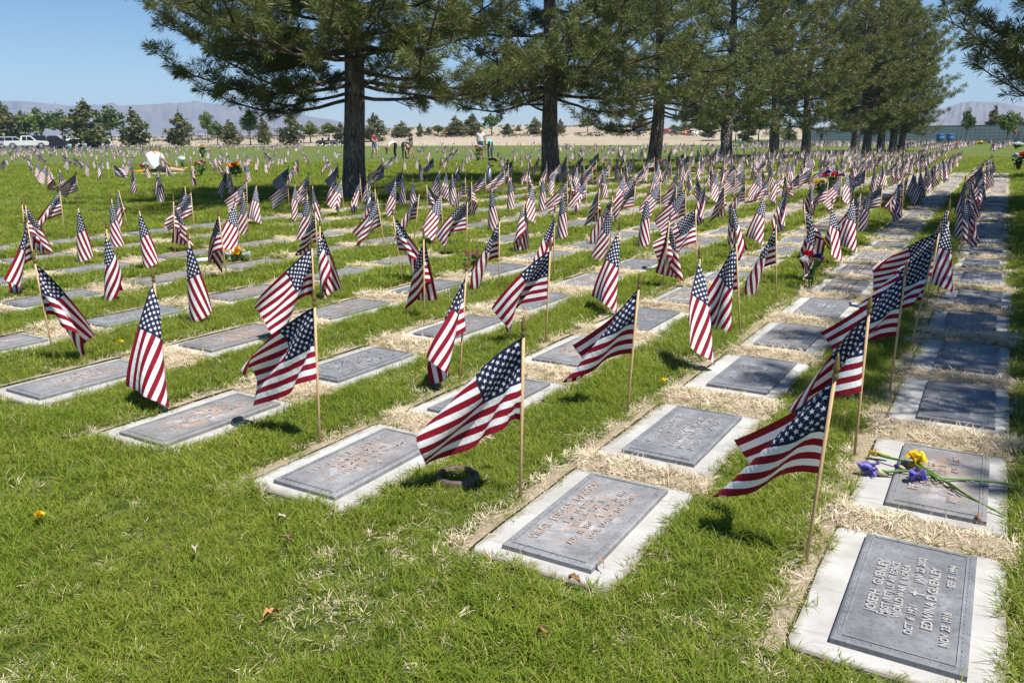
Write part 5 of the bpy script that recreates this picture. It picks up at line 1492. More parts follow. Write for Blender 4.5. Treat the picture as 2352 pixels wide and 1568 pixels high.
vehicle('hatch', 224, 337.5, 134, math.radians(205), P_WHITE, 'rounded white car at the end of the parked row')

def motorcycle(x, y, z, rz, color, label):
    root = empty('motorcycle', (x, y, z), rz, label, 'motorcycle', 'motorcycles parked along the lane by the sand')
    for wx in (-0.78, 0.82):
        mb = MB(); mb.tube([(wx + 0.27 * math.cos(t), 0, 0.32 + 0.27 * math.sin(t)) for t in np.linspace(0, 2 * math.pi, 17)], 0.055, 6, False); w = mb.obj('wheel', TYRE, root, True)
        mb = MB()
        for k in range(5):
            t = k * 2 * math.pi / 5; mb.tube([(wx, 0, 0.32), (wx + 0.25 * math.cos(t), 0, 0.32 + 0.25 * math.sin(t))], 0.018, 4)
        mb.obj('rim', RIM, w)
    mb = MB(); mb.tube([(-0.95, 0, 0.62), (-0.6, 0, 0.72), (-0.2, 0, 0.66), (0.15, 0, 0.78), (0.5, 0, 0.80)], [0.10, 0.15, 0.13, 0.17, 0.08], 8); mb.box((0.0, 0, 0.42), (0.6, 0.34, 0.34)); mb.obj('body', color, root, True)
    mb = MB(); mb.tube([(-0.8, 0, 0.82), (-0.4, 0, 0.80), (-0.1, 0, 0.78)], [0.13, 0.16, 0.10], 8); mb.obj('seat', DARKP, root, True)
    for sg in (-1, 1):
        mb = MB(); mb.tube([(0.82, sg * 0.09, 0.32), (0.52, sg * 0.10, 1.02)], 0.028, 6); mb.obj('fork', CHROME, root, True)
        mb = MB(); mb.ball((-0.72, sg * 0.30, 0.60), (0.30, 0.12, 0.20), 8, 6); mb.obj('saddle_bag', color, root, True)
    mb = MB(); mb.tube([(0.35, -0.40, 1.05), (0.52, -0.15, 1.04), (0.52, 0.15, 1.04), (0.35, 0.40, 1.05)], 0.02, 6); mb.obj('handlebar', CHROME, root, True)
    mb = MB(); mb.ball((0.66, 0, 0.90), (0.18, 0.24, 0.20), 8, 6); mb.obj('fairing', color, root, True)
    mb = MB(); mb.tube([(0.62, -0.2, 1.02), (0.52, 0, 1.32), (0.62, 0.2, 1.02)], 0.02, 4); mb.add([(0.63, -0.2, 1.0), (0.63, 0.2, 1.0), (0.52, 0.12, 1.32), (0.52, -0.12, 1.32), (0.61, -0.2, 1.0), (0.61, 0.2, 1.0), (0.50, 0.12, 1.32), (0.50, -0.12, 1.32)], [(0, 1, 2, 3), (7, 6, 5, 4), (0, 3, 7, 4), (1, 5, 6, 2), (3, 2, 6, 7), (0, 4, 5, 1)]); mb.obj('windshield', GLASS, root)
    mb = MB(); mb.ball((0.80, 0, 0.86), (0.09, 0.1, 0.1), 8, 6); mb.obj('headlight', LAMP_W, root, True)
    return root
P_BK2 = paint('black_gloss', (0.012, 0.012, 0.014)); P_RED2 = paint('deep_red', (0.30, 0.012, 0.015)); P_OR2 = paint('orange_gloss', (0.60, 0.16, 0.02)); P_BL2 = paint('deep_blue', (0.02, 0.04, 0.14))
for px, dep, rz, c, lab in [(736, 134, 70, P_BK2, 'black motorcycle at the near end of the group beside the yellow-green tree'), (748, 133, 60, P_BK2, 'black touring motorcycle, second of the group by the yellow-green tree'), (768, 133, 75, P_BL2, 'dark blue motorcycle, third of the group by the yellow-green tree'), (789, 133, 62, P_BK2, 'black motorcycle closest to the big pine trunk'),
                            (1028, 170, 20, P_RED2, 'red motorcycle alone on the sand beyond the bending visitors'), (1042, 172, 10, P_BK2, 'black motorcycle beside the lone red one on the sand'),
                            (1432, 160, 25, P_BK2, 'black motorcycle, first past the olive pine on the sand lane'), (1446, 160, 30, P_BK2, 'black motorcycle, second past the olive pine on the sand lane'), (1466, 161, 20, P_BL2, 'dark blue motorcycle next to the third big trunk'),
                            (1534, 161, 20, P_RED2, 'dark red motorcycle just past the third big trunk'), (1552, 161, 25, P_BK2, 'black motorcycle between the red and the orange ones'), (1574, 161, 15, P_OR2, 'orange motorcycle on the sand lane'), (1600, 161, 20, P_WHITE, 'white motorcycle on the sand lane'), (1632, 161, 25, P_BK2, 'black motorcycle past the white one on the sand lane')]:
    q = at_depth(px, 314, dep); z = max(0.012, bank_height(q[0], q[1]))
    motorcycle(q[0], q[1], z, math.radians(rz), c, lab)

# ================================================================ far fixtures
def fence():
    A = at_depth(375, 322, 190); B = at_depth(800, 320, 190)
    root = empty('chain_link_fence', (0, 0, 0), 0, 'thin chain link fence along the sand under the mountains', 'fence')
    n = 26; top = []
    mesh_wire = plain('fence_wire', (0.10, 0.10, 0.105), 0.5, 0.4)
    for i in range(n + 1):
        t = i / n; x = A[0] + (B[0] - A[0]) * t; y = A[1] + (B[1] - A[1]) * t; z = bank_height(x, y)
        mb = MB(); mb.tube([(x, y, z - 0.2), (x, y, z + 2.2)], 0.05, 5); mb.obj('post', mesh_wire, root)
        top.append((x, y, z + 2.18))
    mb = MB(); mb.tube(top, 0.035, 4); mb.obj('top_rail', mesh_wire, root)
    mb = MB()
    for i in range(n):
        p, q = top[i], top[i + 1]
        for k in range(7):
            t = k / 7
            for (u0, u1) in ((t, t + 1 / 7), (t + 1 / 7, t)):
                for h in range(3):
                    z0 = -2.1 + h * 0.7
                    mb.tube([(p[0] + (q[0] - p[0]) * u0, p[1] + (q[1] - p[1]) * u0, p[2] + z0), (p[0] + (q[0] - p[0]) * u1, p[1] + (q[1] - p[1]) * u1, p[2] + z0 + 0.7)], 0.012, 3, False)
    o = mb.obj('wire_mesh', mesh_wire, root); o['kind'] = 'stuff'
fence()
def pole(px, top, depth, label):
    q = at_depth(px, 312, depth); z = bank_height(q[0], q[1]); t = at_depth(px, top, depth)
    root = empty('utility_pole', (q[0], q[1], z), 0, label, 'utility pole')
    mb = MB(); mb.tube([(0, 0, -0.3), (0, 0, t[2] - z)], [0.14, 0.09], 8); mb.obj('pole', plain('pole_wood', (0.12, 0.10, 0.085), 0.9), root, True)
    mb = MB(); mb.box((0, 0, t[2] - z - 0.7), (2.0, 0.12, 0.12)); mb.obj('crossarm', plain('pole_wood', (0.12, 0.10, 0.085), 0.9), root)
    for dx in (-0.9, -0.4, 0.4, 0.9):
        mb = MB(); mb.lathe([(0.03, 0), (0.05, 0.06), (0.02, 0.14)], 6, (dx, 0, t[2] - z - 0.64)); mb.obj('insulator', LAMP_W, root)
pole(1317, 284, 260, 'slim utility pole on the sand beside the second pine trunk')
pole(974, 290, 300, 'distant utility pole behind the man in navy')
def sign():
    q = at_depth(698, 330, 140)
    root = empty('notice_post', (q[0], q[1], 0), 0.2, 'small brown notice box on a post at the lawn edge', 'sign')
    br = plain('brown_wood', (0.11, 0.065, 0.04), 0.8)
    mb = MB(); mb.box((0, 0, 0.55), (0.12, 0.12, 1.2)); mb.obj('post', br, root)
    mb = MB(); mb.box((0, -0.05, 1.35), (0.62, 0.2, 0.55)); mb.obj('box', br, root, False, 0.02)
    mb = MB(); mb.box((0, -0.05, 1.66), (0.74, 0.32, 0.06)); mb.obj('roof', DARKP, root)
sign()
def bin_(px, py, label):
    q = at(px, py)
    root = empty('trash_bin', (q[0], q[1], 0), 0, label, 'trash bin', 'blue trash bins by the grey wall')
    bl = plain('bin_blue', (0.02, 0.13, 0.30), 0.5)
    mb = MB(); mb.lathe([(0.34, 0.05), (0.42, 0.5), (0.45, 1.1)], 14); mb.obj('drum', bl, root, True)
    mb = MB(); mb.lathe([(0.48, 1.06), (0.48, 1.14), (0.30, 1.20), (0.0, 1.21)], 14); mb.obj('lid', plain('bin_lid', (0.015, 0.09, 0.22), 0.5), root, True)
    mb = MB(); mb.lathe([(0.435, 0.55), (0.45, 0.57), (0.45, 0.61), (0.435, 0.63)], 14); mb.obj('rim_band', DARKP, root, True)
bin_(2158, 331.5, 'blue trash bin before the grey wall, closer to the pines'); bin_(2181, 331, 'blue trash bin before the grey wall, farther from the pines')
def bench(px, py, label):
    q = at(px, py)
    root = empty('stone_bench', (q[0], q[1], 0), -0.5, label, 'bench', 'low stone benches between the pine trunks')
    st = plain('bench_stone', (0.16, 0.17, 0.165), 0.8)
    for sx in (-0.6, 0.6):
        mb = MB(); mb.box((sx, 0, 0.22), (0.2, 0.42, 0.44)); mb.obj('leg', st, root, False, 0.01)
    mb = MB(); mb.box((0, 0, 0.5), (1.7, 0.55, 0.12)); mb.obj('seat', st, root, False, 0.015)
bench(1689, 337.5, 'stone bench just past the fourth pine trunk'); bench(1743, 335, 'stone bench close before the fifth pine trunk'); bench(1760, 334, 'stone bench hidden behind the fifth pine trunk'); bench(1795, 333.5, 'stone bench between the fifth and sixth pine trunks')
def tap():
    q = at(1124, 428)
    root = empty('water_tap', (q[0], q[1], 0), 0, 'grey standpipe water tap on the lawn between the first two pines', 'water tap')
    g = plain('galvanised_pipe', (0.36, 0.40, 0.41), 0.45, 0.5)
    mb = MB(); mb.tube([(0, 0, -0.1), (0, 0, 0.50)], [0.06, 0.055], 12); mb.obj('standpipe', g, root, True)
    mb = MB(); mb.tube([(0, 0, 0.48), (0, 0, 0.64)], 0.022, 8); mb.obj('riser', g, root, True)
    mb = MB(); mb.tube([(-0.02, 0, 0.65), (0.08, 0, 0.67), (0.16, 0, 0.655), (0.185, 0, 0.60)], [0.03, 0.033, 0.03, 0.022], 8); mb.obj('spout', plain('brass_dark', (0.10, 0.085, 0.06), 0.5, 0.6), root, True)
    mb = MB(); mb.box((0.05, 0, 0.50), (0.14, 0.03, 0.03)); mb.obj('lever', DARKP, root)
tap()
for px, py, lab in [(162, 351, 'pale plastic sleeve standing in the crowd of flags before the dark pickup'), (197, 348, 'pale plastic sleeve standing before the biggest conifer'), (1698, 338, 'pale post on the lawn next to the fourth pine')]:
    q = at(px, py); root = empty('marker_post', (q[0], q[1], 0), 0, lab, 'post')
    mb = MB(); mb.lathe([(0.16, 0.0), (0.2, 0.75), (0.21, 0.8), (0.16, 0.82)], 10); mb.obj('sleeve', plain('pale_plastic', (0.45, 0.55, 0.56), 0.3), root, True)

# ================================================================ flowers
STEMG = plain('stem_green', (0.10, 0.19, 0.035), 0.5, 0, 0.25, 60)
def petal_mat(n, c):
    k = NT('petal_' + n); f = k.noise(k.obj(), 60, 3); cc = k.mix(f, tuple(x * 0.75 for x in c), tuple(min(1, x * 1.15) for x in c)); k.col(cc); k.p(0.55); k.translucent(cc, 0.3)
    return k.m
PET = {n: petal_mat(n, c) for n, c in dict(red=(0.50, 0.010, 0.016), white=(0.80, 0.80, 0.78), blue=(0.025, 0.04, 0.24), yellow=(0.82, 0.56, 0.01), gold=(0.80, 0.42, 0.01), pink=(0.48, 0.14, 0.25), purple=(0.17, 0.14, 0.52), violet=(0.26, 0.23, 0.66), orange=(0.85, 0.25, 0.02), cream=(0.76, 0.72, 0.45)).items()}
LEAFG = mat_leaf('bouquet_leaf', (0.022, 0.06, 0.012), (0.06, 0.13, 0.03))
def ruffle(mb, c, r, rng, n=16, up=(0, 0, 1)):
    """A full flower head of many curled petals."""
    c = Vector(c); up = Vector(up).normalized()
    for k in range(n):
        a = rng.random() * 6.28; t = (k / n) ** 0.7
        d = (Vector((math.cos(a), math.sin(a), 0)) * (0.35 + 0.9 * t) + up * (1.1 - 1.0 * t)).normalized()
        s = d.cross(Vector((0.3, 0.2, 1))).normalized(); n2 = d.cross(s)
        b = c + d * r * 0.12; e = c + d * r * rng.uniform(0.85, 1.1); w = r * rng.uniform(0.35, 0.5)
        m = b.lerp(e, 0.6) + n2 * r * 0.12
        mb.add([b, m - s * w, e - s * w * 0.6 + n2 * r * .1 * rng.uniform(-1, 1), e + n2 * r * 0.16 * rng.uniform(-1, 1), e + s * w * 0.6, m + s * w], [(0, 1, 2, 3), (0, 3, 4, 5)])
def iris_head(mb, c, axis, r, rng):
    c = Vector(c); axis = Vector(axis).normalized()
    s0 = axis.orthogonal().normalized()
    for k in range(6):
        q = Matrix.Rotation(k * 2 * math.pi / 6 + rng.uniform(-.3, .3), 3, axis)
        d = q @ s0
        stand = k % 2 == 0
        pts = []
        for t in np.linspace(0, 1, 6):
            out = r * (0.28 * math.sin(t * 2.6) if stand else (0.75 * math.sin(t * 1.7)))
            al = r * ((1.25 * t) if stand else (0.9 * t - 1.0 * t * t))
            pts.append(c + d * out + axis * al)
        sd = axis.cross(d)
        vs = []
        for i, p in enumerate(pts):
            t = i / 5; w = r * (0.10 + 0.42 * math.sin(t * 2.7)) 
            vs += [p - sd * w + d * rng.uniform(-.08, .08) * r, p + axis * 0.02 * rng.uniform(-1, 1), p + sd * w + d * rng.uniform(-.08, .08) * r]
        mb.add(vs, [(i * 3 + j, i * 3 + j + 1, i * 3 + j + 4, i * 3 + j + 3) for i in range(5) for j in range(2)])
def iris_stem(name, pts_px, head_col, head_r, label, bud=None, axis=None):
    P = []
    for (px, py, z) in pts_px:
        q = at(px, py, z); P.append(Vector((q[0], q[1], z)))
    root = empty(name, P[-1], 0, label, 'iris', 'cut irises on the marker')
    o = P[-1]
    loc = [p - o for p in P]
    mb = MB(); mb.tube(loc, [0.0058 - 0.0028 * i / (len(loc) - 1) for i in range(len(loc))], 8); mb.obj('stem', STEMG, root, True)
    rng = random.Random(len(pts_px) * 7 + int(pts_px[0][0]))
    hd = loc[0]; ax = (loc[0] - loc[1]).normalized() if axis is None else Vector(axis)
    mb = MB(); mb.tube([hd - ax * 0.05, hd - ax * 0.02, hd + ax * 0.012], [0.006, 0.012, 0.008], 8); mb.obj('calyx', plain('calyx_tan', (0.42, 0.36, 0.20), 0.7), root, True)
    mb = MB(); iris_head(mb, hd, ax, head_r, rng); mb.obj('bloom', PET[head_col], root, True)
    if bud:
        q = at(bud[0], bud[1], bud[2]); p = Vector((q[0], q[1], bud[2])) - o
        q2 = at(bud[3], bud[4], bud[2]); p2 = Vector((q2[0], q2[1], bud[2])) - o
        mb = MB(); mb.tube([p, p.lerp(p2, 0.5), p2], [0.009, 0.011, 0.003], 8); mb.obj('bud', PET[bud[5]], root, True)
        mb = MB(); mb.tube([p - (p2 - p) * 0.7, p + (p2 - p) * .1], [0.004, 0.010], 8); mb.obj('bud_sheath', plain('calyx_tan', (0.42, 0.36, 0.20), 0.7), root, True)
    return root
zt = PTH + 0.012
iris_stem('yellow_iris', [(2105, 1056, 0.055), (2120, 1072, 0.05), (2160, 1098, 0.045), (2210, 1130, 0.04), (2262, 1160, 0.03), (2312, 1185, 0.022)], 'yellow', 0.046, 'yellow iris on a long green stem reaching the grass edge', axis=(-0.5, -0.6, 0.6))
iris_stem('purple_iris', [(2110, 1092, 0.05), (2135, 1096, 0.045), (2178, 1099, 0.042), (2250, 1103, 0.035), (2300, 1108, 0.03), (2340, 1116, 0.025)], 'purple', 0.040, 'purple iris lying across the middle of the marker with its stem over the slab', axis=(-0.8, -0.5, 0.35))
iris_stem('purple_iris', [(2010, 1080, 0.035), (2040, 1083, 0.035), (2085, 1081, 0.045), (2125, 1087, 0.05), (2180, 1108, 0.05), (2215, 1131, 0.05)], 'violet', 0.040, 'pale violet iris at the outer end of the bunch, over the slab edge', bud=(2068, 1073, 0.05, 2054, 1068, 'blue'), axis=(-0.9, 0.2, 0.3))
iris_stem('yellow_iris', [(2012, 1040, 0.04), (2030, 1048, 0.04), (2070, 1057, 0.045), (2095, 1062, 0.055), (2130, 1083, 0.055), (2160, 1102, 0.055)], 'yellow', 0.016, 'closed yellow iris bud at the top end of the bunch', axis=(-0.9, 0.35, 0.1))

def bouquet(px, py, label, heads, r, h, spread, leaves=40, vase=None, name='flower_bouquet', seed=0, cat='bouquet', wide=1.0):
    q = at(px, py)
    root = empty(name, (q[0], q[1], 0), 0, label, cat, 'flowers left on the graves')
    rng = random.Random(seed + int(px)); nr = np.random.RandomState(seed + int(px))
    pos = []
    for i, c in enumerate(heads):
        a = i * 2.4 + rng.uniform(-.4, .4); t = math.sqrt((i + 0.4) / len(heads)) * spread
        pos.append((Vector((math.cos(a) * t * wide, math.sin(a) * t, h - 0.35 * t * t / max(spread, .01) + rng.uniform(-.02, .03))), c))
    mb = MB()
    for p, c in pos: mb.tube([(p.x * 0.15, p.y * 0.15, 0.0), (p.x * .5, p.y * .5, p.z * .6), p], 0.004, 4, False)
    mb.obj('stems', STEMG, root)
    for p, c in pos:
        mb = MB(); ruffle(mb, p, r, rng, 18, (p.x, p.y - 0.12, 0.35)); mb.obj('flower_head', PET[c], root, True)
    if leaves:
        v, t = leaf_cloud([(0, 0, h * 0.62, spread * 1.05 * wide, spread * 1.05, h * 0.30)], leaves, r * 0.75, nr)
        link('leaves', fast_mesh('leaves', v, np.arange(len(v)).reshape(-1, 4), LEAFG, False, {'tone': ('FACE', t)}), root)
    if vase:
        mb = MB(); mb.lathe([(vase[0] * 0.6, 0.0), (vase[0] * 0.8, vase[1] * 0.5), (vase[0] * 1.15, vase[1])], 10); mb.obj('vase', vase[2], root, True)
    return root
DKGREEN = plain('vase_green', (0.015, 0.06, 0.025), 0.4)
bouquet(1861, 668, 'red, white and blue silk carnations on a green pick in the grass', ['white', 'red', 'blue', 'red', 'white'], 0.05, 0.26, 0.065, 8, seed=4)
bouquet(1090, 616, 'pink and purple flowers growing from dark leaves beside a flag', ['pink'] * 9, 0.022, 0.13, 0.09, 70, seed=2)
bouquet(540, 602, 'loose yellow and white flowers lying by a marker', ['gold', 'white', 'gold', 'cream', 'pink', 'white', 'gold'], 0.045, 0.09, 0.11, 40, seed=3, wide=1.4)
bouquet(1883, 452, 'pale yellow chrysanthemums among the flag ranks', ['cream', 'yellow', 'cream', 'cream', 'yellow'], 0.075, 0.30, 0.10, 50, seed=1)
bouquet(1907, 448, 'red, white and blue roses among the flag ranks', ['red', 'blue', 'red', 'white', 'red', 'blue', 'red'], 0.075, 0.42, 0.20, 70, seed=6)
bouquet(1520, 408, 'purple and orange flowers on a stake in the flag ranks', ['purple', 'orange', 'purple', 'orange'], 0.06, 0.45, 0.08, 20, seed=5)
bouquet(463, 406, 'red, white and blue bouquet in a green vase on the lawn', ['red', 'blue', 'white', 'blue', 'red', 'red', 'white', 'red'], 0.07, 0.45, 0.20, 40, (0.06, 0.25, DKGREEN), seed=8)
bouquet(541, 410, 'red and yellow flowers over dark leaves, biggest bunch on the lawn', ['red', 'red', 'red', 'yellow', 'cream', 'yellow', 'red', 'gold'], 0.09, 0.42, 0.20, 140, seed=9)
bouquet(466, 362, 'red and yellow bouquet further out behind the blue and red one', ['red', 'cream', 'yellow', 'red', 'white', 'cream'], 0.12, 0.75, 0.22, 40, (0.1, 0.4, DKGREEN), seed=10)
bouquet(335, 398, 'white and maroon flowers beside the seated man', ['white', 'red', 'white', 'white', 'red'], 0.085, 0.32, 0.16, 30, seed=11)
bouquet(341, 400, 'low yellow flowers in front of the seated man', ['gold', 'yellow', 'gold', 'yellow'], 0.08, 0.16, 0.15, 40, seed=12, wide=1.3)
bouquet(1098, 372, 'pink lilies in a tall vase before the woman in white', ['white', 'pink', 'red', 'white'], 0.10, 0.75, 0.2, 40, (0.08, 0.3, DKGREEN), seed=13)
bouquet(2338, 392, 'dark vase of red and white flowers at the picture edge', ['red', 'white', 'red', 'white', 'purple', 'white'], 0.10, 0.5, 0.2, 60, (0.09, 0.3, DARKP), seed=14)
bouquet(2336, 344, 'white wreath of flowers near the person in red', ['white'] * 8, 0.16, 0.45, 0.32, 30, seed=15)
bouquet(2198, 336, 'orange flowers by the ranks before the grey wall', ['orange'] * 6, 0.18, 0.32, 0.4, 20, seed=16, wide=1.5)
bouquet(2250, 333.5, 'yellow flowers by the ranks before the grey wall', ['yellow'] * 6, 0.18, 0.32, 0.4, 30, seed=17, wide=1.5)
bouquet(480, 354, 'small dark and yellow bouquet far out on the lawn', ['yellow', 'gold', 'white'], 0.12, 0.35, 0.2, 30, seed=18)
def glass_vase():
    q = at(420, 387)
    root = empty('glass_vase', (q[0], q[1], 0), 0, 'clear flared vase with white flowers standing on the lawn', 'vase')
    mb = MB(); mb.lathe([(0.05, 0), (0.06, 0.18), (0.05, 0.22)], 10); mb.obj('foot', DKGREEN, root, True)
    mb = MB(); mb.lathe([(0.05, 0.22), (0.12, 0.34), (0.15, 0.46)], 12); mb.obj('cup', plain('clear_plastic', (0.55, 0.66, 0.66), 0.15), root, True)
    mb = MB(); ruffle(mb, (0, 0, 0.42), 0.13, random.Random(2), 24); mb.obj('flower_head', PET['white'], root, True)
glass_vase()
def paper_roll():
    a, b = at(452, 600, 0.04), at(508, 598, 0.04)
    mb = MB(); mb.tube([(a[0], a[1], 0.04), ((a[0] + b[0]) / 2, (a[1] + b[1]) / 2, 0.042), (b[0], b[1], 0.045)], [0.028, 0.032, 0.03], 10)
    o = mb.obj('paper_wrap', cloth('paper', (0.72, 0.72, 0.76)), None, True); tag(o, 'white paper flower wrapping lying by the yellow flowers', 'paper wrap')
paper_roll()
def vase_ring():
    q = at(1052, 1106)
    root = empty('vase_ring', (q[0], q[1], 0.02), 0.2, 'brown metal vase ring sunk in the grass with pebbles inside', 'vase holder')
    mb = MB(); n = 22; prof = [(0.062, 0.0), (0.066, 0.012), (0.074, 0.012), (0.078, 0.0), (0.078, -0.05), (0.062, -0.05), (0.062, 0.0)]
    vs = [(r * math.cos(2 * math.pi * k / n), r * math.sin(2 * math.pi * k / n), z) for r, z in prof for k in range(n)]
    mb.add(vs, [(i * n + k, i * n + (k + 1) % n, (i + 1) * n + (k + 1) % n, (i + 1) * n + k) for i in range(len(prof) - 1) for k in range(n)])
    mb.obj('rim', plain('rusty_rim', (0.10, 0.065, 0.055), 0.7), root, True)
    mb = MB(); R = random.Random(4)
    for _ in range(60):
        a = R.random() * 6.28; t = math.sqrt(R.random()) * 0.055
        mb.ball((t * math.cos(a), t * math.sin(a), -0.022), (R.uniform(.005, .010), R.uniform(.005, .009), R.uniform(.003, .006)), 6, 4, .2, R)
    o = mb.obj('pebbles', plain('pebble_grey', (0.33, 0.35, 0.35), 0.8, 0, 0.5, 40), root, True); o['kind'] = 'stuff'
vase_ring()
def dandelion(px, py, label, r=0.016):
    q = at(px, py, 0.045); rng = random.Random(int(px))
    root = empty('dandelion', (q[0], q[1], 0), 0, label, 'dandelion', 'yellow dandelions in the grass')
    mb = MB(); mb.tube([(0, 0, -0.01), (0, 0, 0.045)], 0.0018, 5); mb.obj('stalk', STEMG, root)
    mb = MB(); ruffle(mb, (0, 0, 0.045), r, rng, 26); mb.obj('flower_head', PET['yellow'], root, True)
for px, py, lab in [(91, 1183, 'dandelion in the open grass near the lower picture corner'), (278, 785, 'dandelion between the two flags and the plaque'), (1524, 875, 'dandelion in the grass beside a limp flag'), (204, 560, 'dandelion next to the striped flag on the lawn side'),
                    (1110, 860, 'dandelion in the grass strip below a limp flag'), (2345, 718, 'dandelion at the outer grass edge'), (1083, 545, 'dandelion by the flags in the pine shade'), (735, 447, 'dandelion at the rim of the pine shadow')]: dandelion(px, py, lab)
def leaf_litter(px, py, label, L, c, seed, z=0.035):
    q = at(px, py, z); R = random.Random(seed)
    n = 7; vs = []
    for i in range(n):
        t = i / (n - 1); w = L * 0.24 * math.sin(math.pi * (0.06 + 0.9 * t))
        for j in (-1, 0, 1):
            vs.append(((t - .5) * L, j * w, 0.012 * (1 - abs(j) * 0.0) * math.sin(t * 3) + abs(j) * 0.012 * R.uniform(0.2, 1.2)))
    f = [(i * 3 + j, i * 3 + j + 3, i * 3 + j + 4, i * 3 + j + 1) for i in range(n - 1) for j in range(2)]
    mb = MB(); mb.add(vs, f); mb.tube([(-L * .5, 0, 0), (-L * .85, 0.004, -0.004)], 0.0014, 4)
    o = mb.obj('dead_leaf', plain('dead_leaf_' + c, {'brown': (0.20, 0.10, 0.045), 'pale': (0.36, 0.31, 0.24), 'dark': (0.14, 0.085, 0.055), 'rust': (0.36, 0.17, 0.075)}[c], 0.7, 0, 0.4, 40), None, True)
    o.location = (q[0], q[1], z); o.rotation_euler = (R.uniform(-.2, .2), R.uniform(-.2, .2), R.uniform(0, 6))
    tag(o, label, 'dead leaf', 'dead leaves on the lawn')
leaf_litter(1320, 1336, 'curled brown leaf on the corner of the copper lettered slab', 0.045, 'brown', 1, 0.022)
leaf_litter(665, 1236, 'small dark dead leaf in the open grass', 0.034, 'dark', 2); leaf_litter(648, 1192, 'small pale dead leaf in the open grass', 0.028, 'pale', 3)
leaf_litter(449, 1265, 'pale curled leaf standing in the open grass', 0.034, 'pale', 4, 0.04); leaf_litter(624, 1415, 'rust coloured leaf in the grass near the bottom edge', 0.045, 'rust', 5)
leaf_litter(2246, 1198, 'rust coloured curl on the slab corner below the iris stem', 0.022, 'rust', 6, 0.022); leaf_litter(1385, 1295, 'small rust leaf in the grass beside the slab', 0.022, 'rust', 7)
leaf_litter(1245, 1460, 'small brown leaf in the grass at the bottom', 0.03, 'brown', 8)
o = MB().ball((0, 0, 0), (0.04, 0.04, 0.03), 10, 7).obj('paper_cup', PET['white'], None, True); q = at(655, 442); o.location = (q[0], q[1], 0.05); tag(o, 'small white cup lying on the open lawn', 'cup')
# ================================================================ grass
M_GRASS = mat_blade('lawn_blade', (0.072, 0.140, 0.012), (0.225, 0.272, 0.034), (0.45, 0.385, 0.16), 0.45)
M_STRAW = mat_blade('dead_straw', (0.50, 0.41, 0.285), (0.62, 0.53, 0.39), (0.36, 0.26, 0.16), 0.2)
def tuft_mesh(name, seed, n, h, w, lean, mat, radius=0.02, flat=False):
    R = random.Random(seed); V = []; F = []; B = []
    for i in range(n):
        a = R.random() * 6.28; r = radius * math.sqrt(R.random())
        x0, y0 = r * math.cos(a), r * math.sin(a)
        d = R.random() * 6.28 if R.random() < 0.5 else a + R.uniform(-.6, .6)
        L = h * R.uniform(0.6, 1.2); k = lean * R.uniform(0.3, 1.4); ww = w * R.uniform(0.7, 1.25)
        s = (-math.sin(d), math.cos(d)); b = R.random(); n0 = len(V)
        pts = []
        for t in (0, 0.4, 0.75, 1.0):
            out = L * k * t * t if not flat else L * t
            z = L * (t - 0.35 * k * t * t) if not flat else L * (0.28 * math.sin(t * 2.6)) * R.uniform(.2, 1)
            pts.append((x0 + math.cos(d) * out, y0 + math.sin(d) * out, max(z, 0.002)))
        for j, t in enumerate((1.0, 0.9, 0.6)):
            p = pts[j]; V += [(p[0] - s[0] * ww * t / 2, p[1] - s[1] * ww * t / 2, p[2]), (p[0] + s[0] * ww * t / 2, p[1] + s[1] * ww * t / 2, p[2])]
        V.append(pts[3])
        F += [(n0, n0 + 1, n0 + 3, n0 + 2), (n0 + 2, n0 + 3, n0 + 5, n0 + 4), (n0 + 4, n0 + 5, n0 + 6)]
        B += [b] * 3
    me = bpy.data.meshes.new(name); me.from_pydata(V, [], F); me.materials.append(mat)
    at_ = me.attributes.new('blade', 'FLOAT', 'FACE'); at_.data.foreach_set('value', B)
    me.polygons.foreach_set('use_smooth', [True] * len(F))
    return me
def source_collection(name, meshes):
    c = bpy.data.collections.new(name)
    for i, m in enumerate(meshes):
        c.objects.link(bpy.data.objects.new(m.name, m))
    return c
